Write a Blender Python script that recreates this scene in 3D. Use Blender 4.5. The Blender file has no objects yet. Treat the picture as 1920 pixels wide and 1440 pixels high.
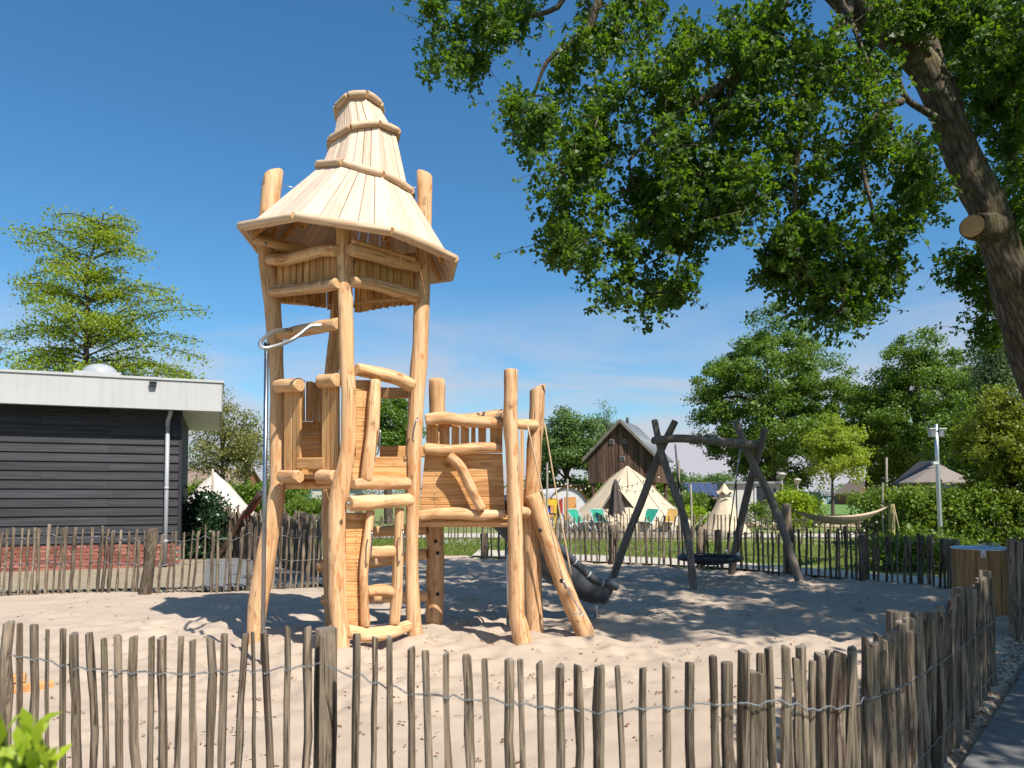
import bpy, math, random
import numpy as np
from mathutils import Vector, Matrix, noise

# ------------------------------------------------------------------ camera, sky, sun, exposure
scene = bpy.context.scene
FOC, HOR, PITCH, EYE = 1400.0, 930.0, math.radians(2.5), 1.6      # photo pixels (1920 wide), radians, metres
PCY = HOR - FOC * math.tan(PITCH)
cam = bpy.data.cameras.new('camera')
cam_ob = bpy.data.objects.new('camera', cam)
scene.collection.objects.link(cam_ob)
cam.sensor_width = 36.0
cam.lens = FOC / 1920 * 36
cam.shift_y = (PCY - 720) / 1920
cam.clip_start, cam.clip_end = 0.05, 3000
cam_ob.location = (0, 0, EYE)
cam_ob.rotation_euler = (math.pi / 2 + PITCH, 0, 0)
cam.dof.use_dof = True
cam.dof.focus_distance = 8.0
cam.dof.aperture_fstop = 5.6
scene.camera = cam_ob

SHX, SHY = -0.50, 0.65                       # how far a shadow falls per metre of height
sun_dir = Vector((-SHX, -SHY, 1)).normalized()   # towards the sun
sun_el = math.asin(sun_dir.z)
world = bpy.data.worlds.new('World')
scene.world = world
world.use_nodes = True
wn = world.node_tree
wn.nodes.clear()
sky = wn.nodes.new('ShaderNodeTexSky')
sky.sky_type = 'NISHITA'
sky.sun_disc = False
sky.sun_elevation = sun_el
sky.sun_rotation = math.atan2(sun_dir.x, sun_dir.y)
sky.air_density = 1.0
sky.dust_density = 1.0
sky.ozone_density = 3.0
hs = wn.nodes.new('ShaderNodeHueSaturation')
hs.inputs['Saturation'].default_value = 1.16
hs.inputs['Value'].default_value = 1.0
tint = wn.nodes.new('ShaderNodeMixRGB')
tint.blend_type = 'MULTIPLY'
tint.inputs[0].default_value = 1.0
tint.inputs[2].default_value = (0.84, 1.02, 1.07, 1)
wn.links.new(sky.outputs[0], tint.inputs[1])
wn.links.new(tint.outputs[0], hs.inputs['Color'])
tc = wn.nodes.new('ShaderNodeTexCoord')
# thin fair-weather cloud: wisps low in the sky, a few small puffs
mp = wn.nodes.new('ShaderNodeMapping')
mp.inputs['Scale'].default_value = (1.6, 1.6, 7.0)
mp.inputs['Location'].default_value = (0.35, 0.2, 0.9)
wn.links.new(tc.outputs['Generated'], mp.inputs[0])
nz = wn.nodes.new('ShaderNodeTexNoise')
nz.inputs['Scale'].default_value = 1.7
nz.inputs['Detail'].default_value = 7
nz.inputs['Roughness'].default_value = 0.6
nz.inputs['Distortion'].default_value = 0.5
wn.links.new(mp.outputs[0], nz.inputs['Vector'])
rp = wn.nodes.new('ShaderNodeValToRGB')
rp.color_ramp.elements[0].position = 0.36
rp.color_ramp.elements[1].position = 0.64
wn.links.new(nz.outputs['Fac'], rp.inputs[0])
sx = wn.nodes.new('ShaderNodeSeparateXYZ')
wn.links.new(tc.outputs['Generated'], sx.inputs[0])
el = wn.nodes.new('ShaderNodeMapRange')
el.inputs['From Min'].default_value = 0.02
el.inputs['From Max'].default_value = 0.27
el.inputs['To Min'].default_value = 1.7
el.inputs['To Max'].default_value = 0.0
wn.links.new(sx.outputs['Z'], el.inputs[0])
ml = wn.nodes.new('ShaderNodeMath')
ml.operation = 'MULTIPLY'
wn.links.new(rp.outputs[0], ml.inputs[0])
wn.links.new(el.outputs[0], ml.inputs[1])
mx = wn.nodes.new('ShaderNodeMixRGB')
mx.inputs['Color2'].default_value = (4.3, 4.25, 4.7, 1)
wn.links.new(ml.outputs[0], mx.inputs[0])
wn.links.new(hs.outputs[0], mx.inputs[1])
bg = wn.nodes.new('ShaderNodeBackground')
bg.inputs['Strength'].default_value = 0.093
wn.links.new(mx.outputs[0], bg.inputs[0])
wo = wn.nodes.new('ShaderNodeOutputWorld')
wn.links.new(bg.outputs[0], wo.inputs[0])

sun = bpy.data.lights.new('sun', 'SUN')
sun.energy = 5.0
sun.angle = math.radians(0.53)
sun.color = (1.0, 0.94, 0.85)
sun_ob = bpy.data.objects.new('sun', sun)
scene.collection.objects.link(sun_ob)
sun_ob.rotation_euler = sun_dir.to_track_quat('Z', 'Y').to_euler()
sun_ob.location = (8, -10, 20)
scene.view_settings.view_transform = 'Standard'
scene.view_settings.look = 'None'
scene.view_settings.gamma = 1
scene.view_settings.exposure = 0.66
scene.cycles.max_bounces = 8
scene.cycles.transparent_max_bounces = 8
scene.cycles.use_denoising = True

# ------------------------------------------------------------------ placing things
def P(px, py, d):
    """The point at world depth y = d seen at photo pixel (px, py)."""
    xn, yn = (px - 960) / FOC, (PCY - py) / FOC
    c, s = math.cos(PITCH), math.sin(PITCH)
    v = Vector((xn, c - yn * s, s + yn * c))
    return Vector((0, 0, EYE)) + v * (d / v.y)
def G(px, py, z=0.0):
    a, b = P(px, py, 1), P(px, py, 2)
    t = (z - a.z) / (b.z - a.z)
    return a.lerp(b, t)
def PXM(d):                      # metres per photo pixel at depth d
    return d / FOC
def interp(x, xs, ys):
    return float(np.interp(x, xs, ys))

rng = np.random.default_rng(11)
random.seed(5)
col = scene.collection
WM = {}

# ------------------------------------------------------------------ materials
def new_mat(name):
    m = bpy.data.materials.new(name)
    m.use_nodes = True
    nt = m.node_tree
    return m, nt, nt.nodes['Principled BSDF']
def nd(nt, typ, ins=None, **props):
    n = nt.nodes.new('ShaderNode' + typ)
    for k, v in props.items():
        setattr(n, k, v)
    for k, v in (ins or {}).items():
        if isinstance(v, bpy.types.NodeSocket):
            nt.links.new(v, n.inputs[k])
        else:
            n.inputs[k].default_value = v
    return n
def ramp(nt, fac, stops):
    r = nt.nodes.new('ShaderNodeValToRGB')
    e = r.color_ramp.elements
    while len(e) < len(stops):
        e.new(0.5)
    for i, (p, c) in enumerate(stops):
        e[i].position = p
        e[i].color = (*c, 1) if len(c) == 3 else c
    nt.links.new(fac, r.inputs[0])
    return r.outputs[0]
def mix(nt, fac, a, b, mode='MIX'):
    n = nt.nodes.new('ShaderNodeMixRGB')
    n.blend_type = mode
    for k, v in ((0, fac), (1, a), (2, b)):
        if isinstance(v, bpy.types.NodeSocket):
            nt.links.new(v, n.inputs[k])
        else:
            n.inputs[k].default_value = v if k == 0 else (*v, 1)
    return n.outputs[0]
def bump(nt, bsdf, h, strength, dist=0.01):
    b = nd(nt, 'Bump', {'Strength': strength, 'Distance': dist, 'Height': h})
    nt.links.new(b.outputs[0], bsdf.inputs['Normal'])
def plain(name, c, rough=0.6, metal=0.0, spec=0.5, var=0.08, scale=6.0):
    m, nt, b = new_mat(name)
    t = nd(nt, 'TexCoord')
    n = nd(nt, 'TexNoise', {'Vector': t.outputs['Object'], 'Scale': scale, 'Detail': 5.0, 'Roughness': 0.65})
    lo = tuple(x * (1 - var * 2) for x in c)
    hi = tuple(min(1, x * (1 + var * 2)) for x in c)
    nt.links.new(ramp(nt, n.outputs[0], [(0.3, lo), (0.7, hi)]), b.inputs['Base Color'])
    b.inputs['Roughness'].default_value = rough
    b.inputs['Metallic'].default_value = metal
    b.inputs['Specular IOR Level'].default_value = spec
    return m
def wood(name, dark, mid, light, stain=None, stain_amt=0.5, grain=45.0, stretch=0.05, rough=0.72, bmp=0.25, var=0.25,
         patch=None, crack=0.0, knots=0.0, bark_strip=None):
    """Grain runs along the piece's own Z."""
    m, nt, b = new_mat(name)
    t = nd(nt, 'TexCoord')
    oi = nd(nt, 'ObjectInfo')
    off = nd(nt, 'VectorMath', {0: oi.outputs['Random'], 1: (43.0, 17.0, 71.0)}, operation='MULTIPLY')
    co = nd(nt, 'VectorMath', {0: t.outputs['Object'], 1: off.outputs[0]}, operation='ADD')
    g = nd(nt, 'Mapping', {'Vector': co.outputs[0], 'Scale': (grain, grain, grain * stretch)})
    n1 = nd(nt, 'TexNoise', {'Vector': g.outputs[0], 'Scale': 1.0, 'Detail': 6.0, 'Roughness': 0.62, 'Distortion': 0.6})
    c = ramp(nt, n1.outputs[0], [(0.36, dark), (0.5, mid), (0.64, light)])
    g2 = nd(nt, 'Mapping', {'Vector': co.outputs[0], 'Scale': (9.0, 9.0, 2.2)})
    n2 = nd(nt, 'TexNoise', {'Vector': g2.outputs[0], 'Scale': 1.0, 'Detail': 4.0, 'Roughness': 0.7, 'Distortion': 1.5})
    if stain:
        f = ramp(nt, n2.outputs[0], [(0.555, (0, 0, 0)), (0.63, (stain_amt,) * 3)])
        c = mix(nt, f, c, stain)
    if patch:
        g3 = nd(nt, 'Mapping', {'Vector': co.outputs[0], 'Scale': (7.0, 7.0, 1.3), 'Location': (3.1, 8.0, 2.0)})
        n3 = nd(nt, 'TexNoise', {'Vector': g3.outputs[0], 'Scale': 1.0, 'Detail': 5.0, 'Roughness': 0.7, 'Distortion': 0.8})
        f = ramp(nt, n3.outputs[0], [(0.50, (0, 0, 0)), (0.60, (0.8,) * 3)])
        c = mix(nt, f, c, patch)
    if crack:
        gc = nd(nt, 'Mapping', {'Vector': co.outputs[0], 'Scale': (60.0, 60.0, 1.6)})
        nc = nd(nt, 'TexNoise', {'Vector': gc.outputs[0], 'Scale': 1.0, 'Detail': 3.0})
        f = ramp(nt, nc.outputs[0], [(0.33, (crack,) * 3), (0.365, (0, 0, 0))])
        c = mix(nt, f, c, tuple(x * 0.25 for x in dark))
    if bark_strip:
        g4 = nd(nt, 'Mapping', {'Vector': co.outputs[0], 'Scale': (16.0, 16.0, 1.6), 'Location': (9.0, 1.0, 5.0)})
        n4 = nd(nt, 'TexNoise', {'Vector': g4.outputs[0], 'Scale': 1.0, 'Detail': 5.0, 'Roughness': 0.75, 'Distortion': 0.6})
        c = mix(nt, ramp(nt, n4.outputs[0], [(0.57, (0, 0, 0)), (0.61, (0.85,) * 3)]), c, bark_strip)
    if knots:
        gk = nd(nt, 'Mapping', {'Vector': co.outputs[0], 'Scale': (5.0, 5.0, 2.4)})
        nk = nd(nt, 'TexNoise', {'Vector': co.outputs[0], 'Scale': 14.0, 'Detail': 3.0})
        gw = nd(nt, 'VectorMath', {0: nk.outputs['Color'], 1: (0.35, 0.35, 0.35)}, operation='MULTIPLY')
        gk2 = nd(nt, 'VectorMath', {0: gk.outputs[0], 1: gw.outputs[0]}, operation='ADD')
        vk = nd(nt, 'TexVoronoi', {'Vector': gk2.outputs[0], 'Scale': 1.0, 'Randomness': 1.0})
        c = mix(nt, ramp(nt, vk.outputs['Distance'], [(0.05, (knots,) * 3), (0.13, (knots * 0.35,) * 3), (0.2, (0, 0, 0))]), c, tuple(x * 0.35 for x in dark))
    v = nd(nt, 'MapRange', {'Value': oi.outputs['Random'], 'To Min': 1 - var, 'To Max': 1 + var * 0.7})
    hsv = nd(nt, 'HueSaturation', {'Value': v.outputs[0], 'Color': c})
    nt.links.new(hsv.outputs[0], b.inputs['Base Color'])
    b.inputs['Roughness'].default_value = rough
    b.inputs['Specular IOR Level'].default_value = 0.3
    bump(nt, b, n1.outputs[0], bmp, 0.006)
    return m
def leafy(name, dark, mid, light, glow, trans=0.35, rough=0.5):
    m, nt, b = new_mat(name)
    a = nd(nt, 'Attribute', attribute_name='tone')
    c = ramp(nt, a.outputs['Fac'], [(0.0, dark), (0.5, mid), (1.0, light)])
    nt.links.new(c, b.inputs['Base Color'])
    b.inputs['Roughness'].default_value = rough
    b.inputs['Specular IOR Level'].default_value = 0.35
    tr = nd(nt, 'BsdfTranslucent', {'Color': (*glow, 1)})
    ms = nd(nt, 'MixShader', {0: trans, 1: b.outputs[0], 2: tr.outputs[0]})
    nt.links.new(ms.outputs[0], nt.nodes['Material Output'].inputs[0])
    return m

M = {}
M['log'] = wood('new_log_wood', (0.42, 0.22, 0.10), (0.56, 0.335, 0.17), (0.66, 0.435, 0.25), stain=(0.42, 0.165, 0.05), stain_amt=0.75,
                grain=22, bmp=0.5, var=0.14, crack=0.8, knots=0.75)
M['logend'] = wood('cut_log_end', (0.40, 0.22, 0.10), (0.50, 0.31, 0.15), (0.58, 0.38, 0.20), grain=40, stretch=1.0, bmp=0.15, var=0.06)
M['plank'] = wood('new_plank_wood', (0.42, 0.20, 0.07), (0.55, 0.295, 0.115), (0.64, 0.385, 0.175), stain=(0.40, 0.145, 0.035), stain_amt=0.5,
                  grain=34, stretch=0.04, bmp=0.3, var=0.18, knots=0.7)
M['roofplank'] = wood('pale_roof_board', (0.52, 0.375, 0.275), (0.61, 0.455, 0.35), (0.66, 0.515, 0.41), stain=(0.50, 0.33, 0.2), stain_amt=0.4,
                      grain=42, stretch=0.03, bmp=0.2, var=0.15)
M['rooflog'] = wood('roof_rim_log', (0.42, 0.28, 0.18), (0.52, 0.365, 0.245), (0.60, 0.44, 0.31), stain=(0.40, 0.22, 0.11), stain_amt=0.5,
                    grain=26, bmp=0.4, var=0.14, crack=0.6, knots=0.6)
M['stake'] = wood('weathered_paling', (0.048, 0.036, 0.025), (0.13, 0.098, 0.069), (0.235, 0.184, 0.134), stain=(0.11, 0.10, 0.05), stain_amt=0.55,
                  grain=60, stretch=0.05, rough=0.9, bmp=0.6, var=0.32, patch=(0.25, 0.195, 0.14), crack=0.8, bark_strip=(0.05, 0.027, 0.018))
M['stakeend'] = wood('paling_cut_end', (0.10, 0.085, 0.07), (0.16, 0.14, 0.11), (0.23, 0.2, 0.17), grain=60, stretch=1, rough=0.9, bmp=0.4, var=0.2)
M['oldlog'] = wood('grey_swing_log', (0.10, 0.08, 0.065), (0.17, 0.14, 0.115), (0.25, 0.21, 0.175), grain=40, rough=0.85, bmp=0.4, var=0.15, crack=0.8)
M['binwood'] = wood('bin_board', (0.24, 0.12, 0.042), (0.36, 0.195, 0.072), (0.44, 0.255, 0.105), grain=34, bmp=0.2, var=0.22)
M['barn'] = wood('old_barn_board', (0.05, 0.028, 0.018), (0.105, 0.06, 0.04), (0.17, 0.105, 0.072), grain=14, rough=0.9, bmp=0.3, var=0.4)
M['postwood'] = wood('grey_post_wood', (0.20, 0.17, 0.14), (0.29, 0.25, 0.205), (0.36, 0.31, 0.26), grain=20, rough=0.9, bmp=0.3, var=0.2)
M['mosspost'] = wood('mossy_post_wood', (0.16, 0.15, 0.06), (0.24, 0.22, 0.09), (0.32, 0.28, 0.14), grain=20, rough=0.9, bmp=0.3, var=0.1)
M['board'] = wood('black_weatherboard', (0.017, 0.017, 0.020), (0.028, 0.028, 0.033), (0.042, 0.042, 0.047), grain=22, stretch=0.03, rough=0.65, bmp=0.25, var=0.22)
M['steel'] = plain('galvanised_steel', (0.52, 0.54, 0.56), 0.35, 0.9, var=0.06, scale=30)
M['steel_dark'] = plain('brushed_steel_tube', (0.30, 0.31, 0.33), 0.28, 0.95, var=0.05, scale=30)
M['wire'] = plain('galvanised_wire', (0.20, 0.22, 0.235), 0.5, 0.5, var=0.1, scale=40)
M['white'] = plain('white_fascia_panel', (0.40, 0.40, 0.405), 0.55, var=0.035, scale=2.5)
M['pipe'] = plain('grey_plastic_pipe', (0.32, 0.335, 0.35), 0.4, var=0.03)
M['black'] = plain('black_rubber', (0.012, 0.012, 0.013), 0.5, var=0.1)
M['slide'] = plain('dark_grey_plastic', (0.055, 0.06, 0.068), 0.38, var=0.08, scale=4)
M['slide_light'] = plain('grey_plastic_underside', (0.13, 0.125, 0.115), 0.5, var=0.08, scale=4)
M['rope'] = plain('hemp_rope', (0.42, 0.31, 0.19), 0.9, var=0.15, scale=120)
M['darkrope'] = plain('dark_swing_rope', (0.02, 0.021, 0.023), 0.7)
M['canvas'] = plain('cream_canvas', (0.47, 0.385, 0.27), 0.85, var=0.05, scale=1.5)
M['canvas_pale'] = plain('pale_canvas', (0.47, 0.42, 0.36), 0.85, var=0.05, scale=1.5)
M['tentwhite'] = plain('white_tent_cloth', (0.52, 0.50, 0.50), 0.8, var=0.03)
M['tentorange'] = plain('orange_tent_cloth', (0.52, 0.24, 0.065), 0.8, var=0.05)
M['teal'] = plain('teal_sling_cloth', (0.008, 0.22, 0.14), 0.8, var=0.08)
M['yellowcloth'] = plain('yellow_sling_cloth', (0.45, 0.28, 0.07), 0.8, var=0.08)
M['whitepaint'] = plain('white_painted_wood', (0.46, 0.47, 0.48), 0.5, var=0.05)
M['yellow'] = plain('yellow_paint', (0.60, 0.40, 0.02), 0.5)
M['red'] = plain('red_paint', (0.32, 0.035, 0.025), 0.5)
M['blue'] = plain('blue_paint', (0.02, 0.06, 0.35), 0.5)
M['brownparasol'] = plain('dark_brown_parasol_cloth', (0.075, 0.056, 0.052), 0.85, var=0.1)
M['taupe'] = plain('taupe_parasol_cloth', (0.20, 0.165, 0.14), 0.85, var=0.05)
M['metalroof'] = plain('grey_metal_roof', (0.23, 0.25, 0.27), 0.5, 0.3)
M['slate'] = plain('dark_roof_slate', (0.052, 0.048, 0.047), 0.7, var=0.15, scale=10)
M['thatch'] = plain('brown_roof_tile', (0.20, 0.14, 0.11), 0.9, var=0.2, scale=12)
M['redbrickfar'] = plain('red_brick_wall', (0.26, 0.085, 0.055), 0.85, var=0.15, scale=14)
M['solar'] = plain('blue_solar_glass', (0.045, 0.065, 0.12), 0.2, var=0.1)
M['solarframe'] = plain('solar_frame_alloy', (0.5, 0.52, 0.55), 0.4, 0.5)
M['cream'] = plain('cream_panel_wall', (0.44, 0.43, 0.385), 0.7, var=0.03, scale=2)
M['sage'] = plain('pale_green_wall', (0.33, 0.43, 0.38), 0.8, var=0.05)
M['tealtrim'] = plain('teal_grey_trim', (0.16, 0.26, 0.27), 0.5)
M['darkglass'] = plain('dark_window_glass', (0.03, 0.035, 0.045), 0.12, var=0.1)
M['glassdome'] = plain('dull_acrylic_dome', (0.33, 0.34, 0.36), 0.25, var=0.05)
M['hammock'] = plain('sand_hammock_cloth', (0.38, 0.29, 0.20), 0.9, var=0.06)
M['redcloth'] = plain('red_woven_cloth', (0.30, 0.035, 0.03), 0.9, var=0.2)
M['bulb'] = plain('frosted_bulb', (0.75, 0.68, 0.5), 0.25, var=0.03)
M['mortar'] = plain('lime_mortar', (0.36, 0.31, 0.25), 0.95, var=0.12, scale=30)
M['concrete'] = plain('grey_concrete', (0.135, 0.135, 0.132), 0.9, var=0.14, scale=9)
M['kerb'] = plain('dirty_kerb_stone', (0.19, 0.165, 0.13), 0.95, var=0.2, scale=14)
M['palepath'] = plain('pale_crushed_path', (0.40, 0.36, 0.30), 0.95, var=0.10, scale=3)
M['litter'] = plain('dry_brown_leaf', (0.17, 0.085, 0.038), 0.9, var=0.3, scale=20)
M['field'] = plain('sunlit_meadow', (0.085, 0.165, 0.022), 0.95, var=0.1, scale=0.3)
M['earth'] = plain('bare_soil', (0.33, 0.25, 0.16), 0.95, var=0.15, scale=2)
M['brass'] = plain('brass_plate', (0.55, 0.43, 0.22), 0.4, 0.6, var=0.08, scale=60)

def fascia_mat():
    m, nt, b = new_mat('white_fascia_panel')
    t = nd(nt, 'TexCoord')
    g = nd(nt, 'Mapping', {'Vector': t.outputs['Object'], 'Scale': (9.0, 9.0, 0.5)})
    n = nd(nt, 'TexNoise', {'Vector': g.outputs[0], 'Scale': 1.0, 'Detail': 6.0, 'Roughness': 0.7})
    n2 = nd(nt, 'TexNoise', {'Vector': t.outputs['Object'], 'Scale': 1.2, 'Detail': 5.0})
    c = ramp(nt, n.outputs[0], [(0.30, (0.33, 0.33, 0.325)), (0.5, (0.40, 0.40, 0.40)), (0.7, (0.425, 0.425, 0.43))])
    c = mix(nt, 0.35, c, ramp(nt, n2.outputs[0], [(0.3, (0.36, 0.36, 0.35)), (0.7, (0.43, 0.43, 0.43))]))
    nt.links.new(c, b.inputs['Base Color'])
    b.inputs['Roughness'].default_value = 0.5
    return m
M['white'] = fascia_mat()

def brick_mat():
    m, nt, b = new_mat('red_brick')
    oi = nd(nt, 'ObjectInfo')
    t = nd(nt, 'TexCoord')
    n = nd(nt, 'TexNoise', {'Vector': t.outputs['Object'], 'Scale': 40.0, 'Detail': 5.0})
    c = ramp(nt, oi.outputs['Random'], [(0, (0.15, 0.045, 0.032)), (0.5, (0.25, 0.075, 0.05)), (1, (0.34, 0.14, 0.10))])
    c = mix(nt, n.outputs[0], c, (0.12, 0.05, 0.04), 'MIX')
    c = mix(nt, 0.6, c, ramp(nt, oi.outputs['Random'], [(0, (0.17, 0.05, 0.035)), (0.5, (0.27, 0.08, 0.055)), (1, (0.36, 0.15, 0.11))]))
    nt.links.new(c, b.inputs['Base Color'])
    b.inputs['Roughness'].default_value = 0.9
    bump(nt, b, n.outputs[0], 0.3, 0.004)
    return m
M['brick'] = brick_mat()

def sand_mat():
    m, nt, b = new_mat('fine_sand')
    t = nd(nt, 'TexCoord')
    n1 = nd(nt, 'TexNoise', {'Vector': t.outputs['Object'], 'Scale': 130.0, 'Detail': 4.0, 'Roughness': 0.8})
    n2 = nd(nt, 'TexNoise', {'Vector': t.outputs['Object'], 'Scale': 1.3, 'Detail': 5.0, 'Roughness': 0.6})
    n3 = nd(nt, 'TexNoise', {'Vector': t.outputs['Object'], 'Scale': 28.0, 'Detail': 5.0, 'Roughness': 0.7})
    c = ramp(nt, n2.outputs[0], [(0.3, (0.345, 0.275, 0.212)), (0.7, (0.435, 0.352, 0.276))])
    c = mix(nt, 0.30, c, ramp(nt, n1.outputs[0], [(0.36, (0.20, 0.14, 0.10)), (0.52, (0.45, 0.36, 0.28)), (0.68, (0.58, 0.49, 0.40))]))
    nt.links.new(c, b.inputs['Base Color'])
    b.inputs['Roughness'].default_value = 0.97
    b.inputs['Specular IOR Level'].default_value = 0.15
    h = nd(nt, 'Math', {0: n3.outputs[0], 1: n1.outputs[0]}, operation='ADD')
    bump(nt, b, h.outputs[0], 0.35, 0.012)
    return m
M['sand'] = sand_mat()

def grass_ground():
    m, nt, b = new_mat('lawn_and_soil')
    t = nd(nt, 'TexCoord')
    n1 = nd(nt, 'TexNoise', {'Vector': t.outputs['Object'], 'Scale': 0.6, 'Detail': 6.0})
    n2 = nd(nt, 'TexNoise', {'Vector': t.outputs['Object'], 'Scale': 18.0, 'Detail': 6.0, 'Roughness': 0.75})
    c = ramp(nt, n1.outputs[0], [(0.35, (0.11, 0.155, 0.026)), (0.52, (0.17, 0.20, 0.045)), (0.68, (0.30, 0.26, 0.11))])
    c = mix(nt, 0.5, c, ramp(nt, n2.outputs[0], [(0.3, (0.045, 0.075, 0.014)), (0.7, (0.18, 0.23, 0.05))]))
    nt.links.new(c, b.inputs['Base Color'])
    b.inputs['Roughness'].default_value = 0.95
    bump(nt, b, n2.outputs[0], 0.6, 0.05)
    return m
M['lawn'] = grass_ground()

def moss_pavers():
    m, nt, b = new_mat('mossy_pavers')
    t = nd(nt, 'TexCoord')
    br = nd(nt, 'TexBrick', {'Vector': t.outputs['Object'], 'Scale': 1.0, 'Brick Width': 0.21, 'Row Height': 0.105, 'Mortar Size': 0.008,
                             'Color1': (0.27, 0.215, 0.15, 1), 'Color2': (0.33, 0.27, 0.20, 1), 'Mortar': (0.10, 0.095, 0.045, 1)})
    n = nd(nt, 'TexNoise', {'Vector': t.outputs['Object'], 'Scale': 5.0, 'Detail': 7.0, 'Roughness': 0.7})
    f = ramp(nt, n.outputs[0], [(0.5, (0, 0, 0)), (0.68, (0.8, 0.8, 0.8))])
    c = mix(nt, f, br.outputs['Color'], (0.15, 0.135, 0.05))
    nt.links.new(c, b.inputs['Base Color'])
    b.inputs['Roughness'].default_value = 0.95
    bump(nt, b, n.outputs[0], 0.4, 0.02)
    return m
M['pavers'] = moss_pavers()

def bark(name, lo, mid, hi, moss=None, sc=1.0):
    m, nt, b = new_mat(name)
    t = nd(nt, 'TexCoord')
    g = nd(nt, 'Mapping', {'Vector': t.outputs['Object'], 'Scale': (16 * sc, 16 * sc, 3.4 * sc)})
    v = nd(nt, 'TexVoronoi', {'Vector': g.outputs[0], 'Scale': 1.0}, feature='DISTANCE_TO_EDGE')
    n = nd(nt, 'TexNoise', {'Vector': g.outputs[0], 'Scale': 1.5, 'Detail': 7.0, 'Roughness': 0.7, 'Distortion': 1.0})
    s = nd(nt, 'Math', {0: v.outputs[0], 1: n.outputs[0]}, operation='MULTIPLY_ADD')
    s.inputs[2].default_value = 0.0
    h = nd(nt, 'Math', {0: v.outputs[0], 1: n.outputs[0]}, operation='ADD')
    c = ramp(nt, h.outputs[0], [(0.38, lo), (0.62, mid), (0.9, hi)])
    if moss:
        n2 = nd(nt, 'TexNoise', {'Vector': t.outputs['Object'], 'Scale': 2.4, 'Detail': 6.0, 'Roughness': 0.7})
        f = ramp(nt, n2.outputs[0], [(0.52, (0, 0, 0)), (0.64, (0.6,) * 3)])
        c = mix(nt, f, c, moss)
    nt.links.new(c, b.inputs['Base Color'])
    b.inputs['Roughness'].default_value = 0.95
    b.inputs['Specular IOR Level'].default_value = 0.2
    bump(nt, b, h.outputs[0], 0.9, 0.03)
    return m
M['oakbark'] = bark('oak_bark', (0.035, 0.026, 0.018), (0.105, 0.082, 0.058), (0.20, 0.165, 0.125), moss=(0.16, 0.14, 0.05))
M['bark'] = bark('plain_bark', (0.03, 0.024, 0.018), (0.075, 0.06, 0.045), (0.13, 0.105, 0.08), sc=0.5)
M['oakleaf'] = leafy('oak_leaf', (0.020, 0.048, 0.006), (0.042, 0.090, 0.010), (0.085, 0.15, 0.016), (0.19, 0.34, 0.015), 0.38)
M['leaf'] = leafy('green_leaf', (0.042, 0.088, 0.009), (0.080, 0.145, 0.014), (0.14, 0.215, 0.024), (0.22, 0.35, 0.02), 0.33)
M['limeleaf'] = leafy('light_green_leaf', (0.12, 0.175, 0.016), (0.20, 0.265, 0.024), (0.29, 0.35, 0.038), (0.42, 0.52, 0.03), 0.42)
M['oliveleaf'] = leafy('olive_spring_leaf', (0.11, 0.115, 0.026), (0.16, 0.16, 0.036), (0.22, 0.21, 0.06), (0.27, 0.28, 0.06), 0.32)
M['goldleaf'] = leafy('golden_green_leaf', (0.085, 0.11, 0.008), (0.145, 0.175, 0.012), (0.22, 0.235, 0.02), (0.32, 0.38, 0.02), 0.36)
M['birchleaf'] = leafy('birch_leaf', (0.06, 0.105, 0.035), (0.10, 0.15, 0.055), (0.15, 0.205, 0.075), (0.19, 0.27, 0.06), 0.34)
M['laurel'] = leafy('dark_laurel_leaf', (0.010, 0.026, 0.010), (0.020, 0.048, 0.018), (0.04, 0.08, 0.03), (0.03, 0.08, 0.015), 0.15, 0.35)
M['hedgeleaf'] = leafy('hedge_leaf', (0.050, 0.090, 0.010), (0.095, 0.155, 0.015), (0.17, 0.24, 0.025), (0.24, 0.34, 0.02), 0.33)
M['freshleaf'] = leafy('fresh_yellow_green_leaf', (0.16, 0.24, 0.012), (0.24, 0.33, 0.018), (0.33, 0.42, 0.03), (0.36, 0.48, 0.02), 0.4, 0.4)
M['farleaf'] = leafy('far_tree_leaf', (0.07, 0.125, 0.03), (0.105, 0.175, 0.04), (0.15, 0.225, 0.055), (0.18, 0.29, 0.05), 0.32)
M['grassblade'] = leafy('grass_blade', (0.08, 0.13, 0.016), (0.15, 0.205, 0.03), (0.27, 0.27, 0.08), (0.25, 0.33, 0.05), 0.32)

# ------------------------------------------------------------------ object helpers
def tag(o, label, cat, group=None):
    o['label'] = label
    o['category'] = cat
    if group:
        o['group'] = group
    return o
def link(o, parent=None, mw=None):
    mw = mw if mw is not None else Matrix.Identity(4)
    o.matrix_basis = mw
    WM[o.name] = mw.copy()
    col.objects.link(o)
    if parent is not None:
        o.parent = parent
        o.matrix_parent_inverse = WM[parent.name].inverted()
    return o
def thing(name, loc, label, cat, group=None):
    o = bpy.data.objects.new(name, None)
    o.empty_display_size = 0.2
    link(o, None, Matrix.Translation(Vector(loc)))
    return tag(o, label, cat, group)
def struct(o):
    o['kind'] = 'structure'
    return o
def stuff(o):
    o['kind'] = 'stuff'
    return o
def raw_mesh(name, verts, faces, mats, smooth=None, midx=None):
    me = bpy.data.meshes.new(name)
    me.from_pydata([tuple(v) for v in verts], [], faces)
    for m in (mats if isinstance(mats, (list, tuple)) else [mats]):
        me.materials.append(M[m] if isinstance(m, str) else m)
    if smooth is not None:
        me.polygons.foreach_set('use_smooth', [bool(smooth)] * len(faces) if isinstance(smooth, bool) else smooth)
    if midx is not None:
        me.polygons.foreach_set('material_index', midx)
    me.update()
    return me
def obj(name, me, parent=None, mw=None):
    return link(bpy.data.objects.new(name, me), parent, mw)
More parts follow.
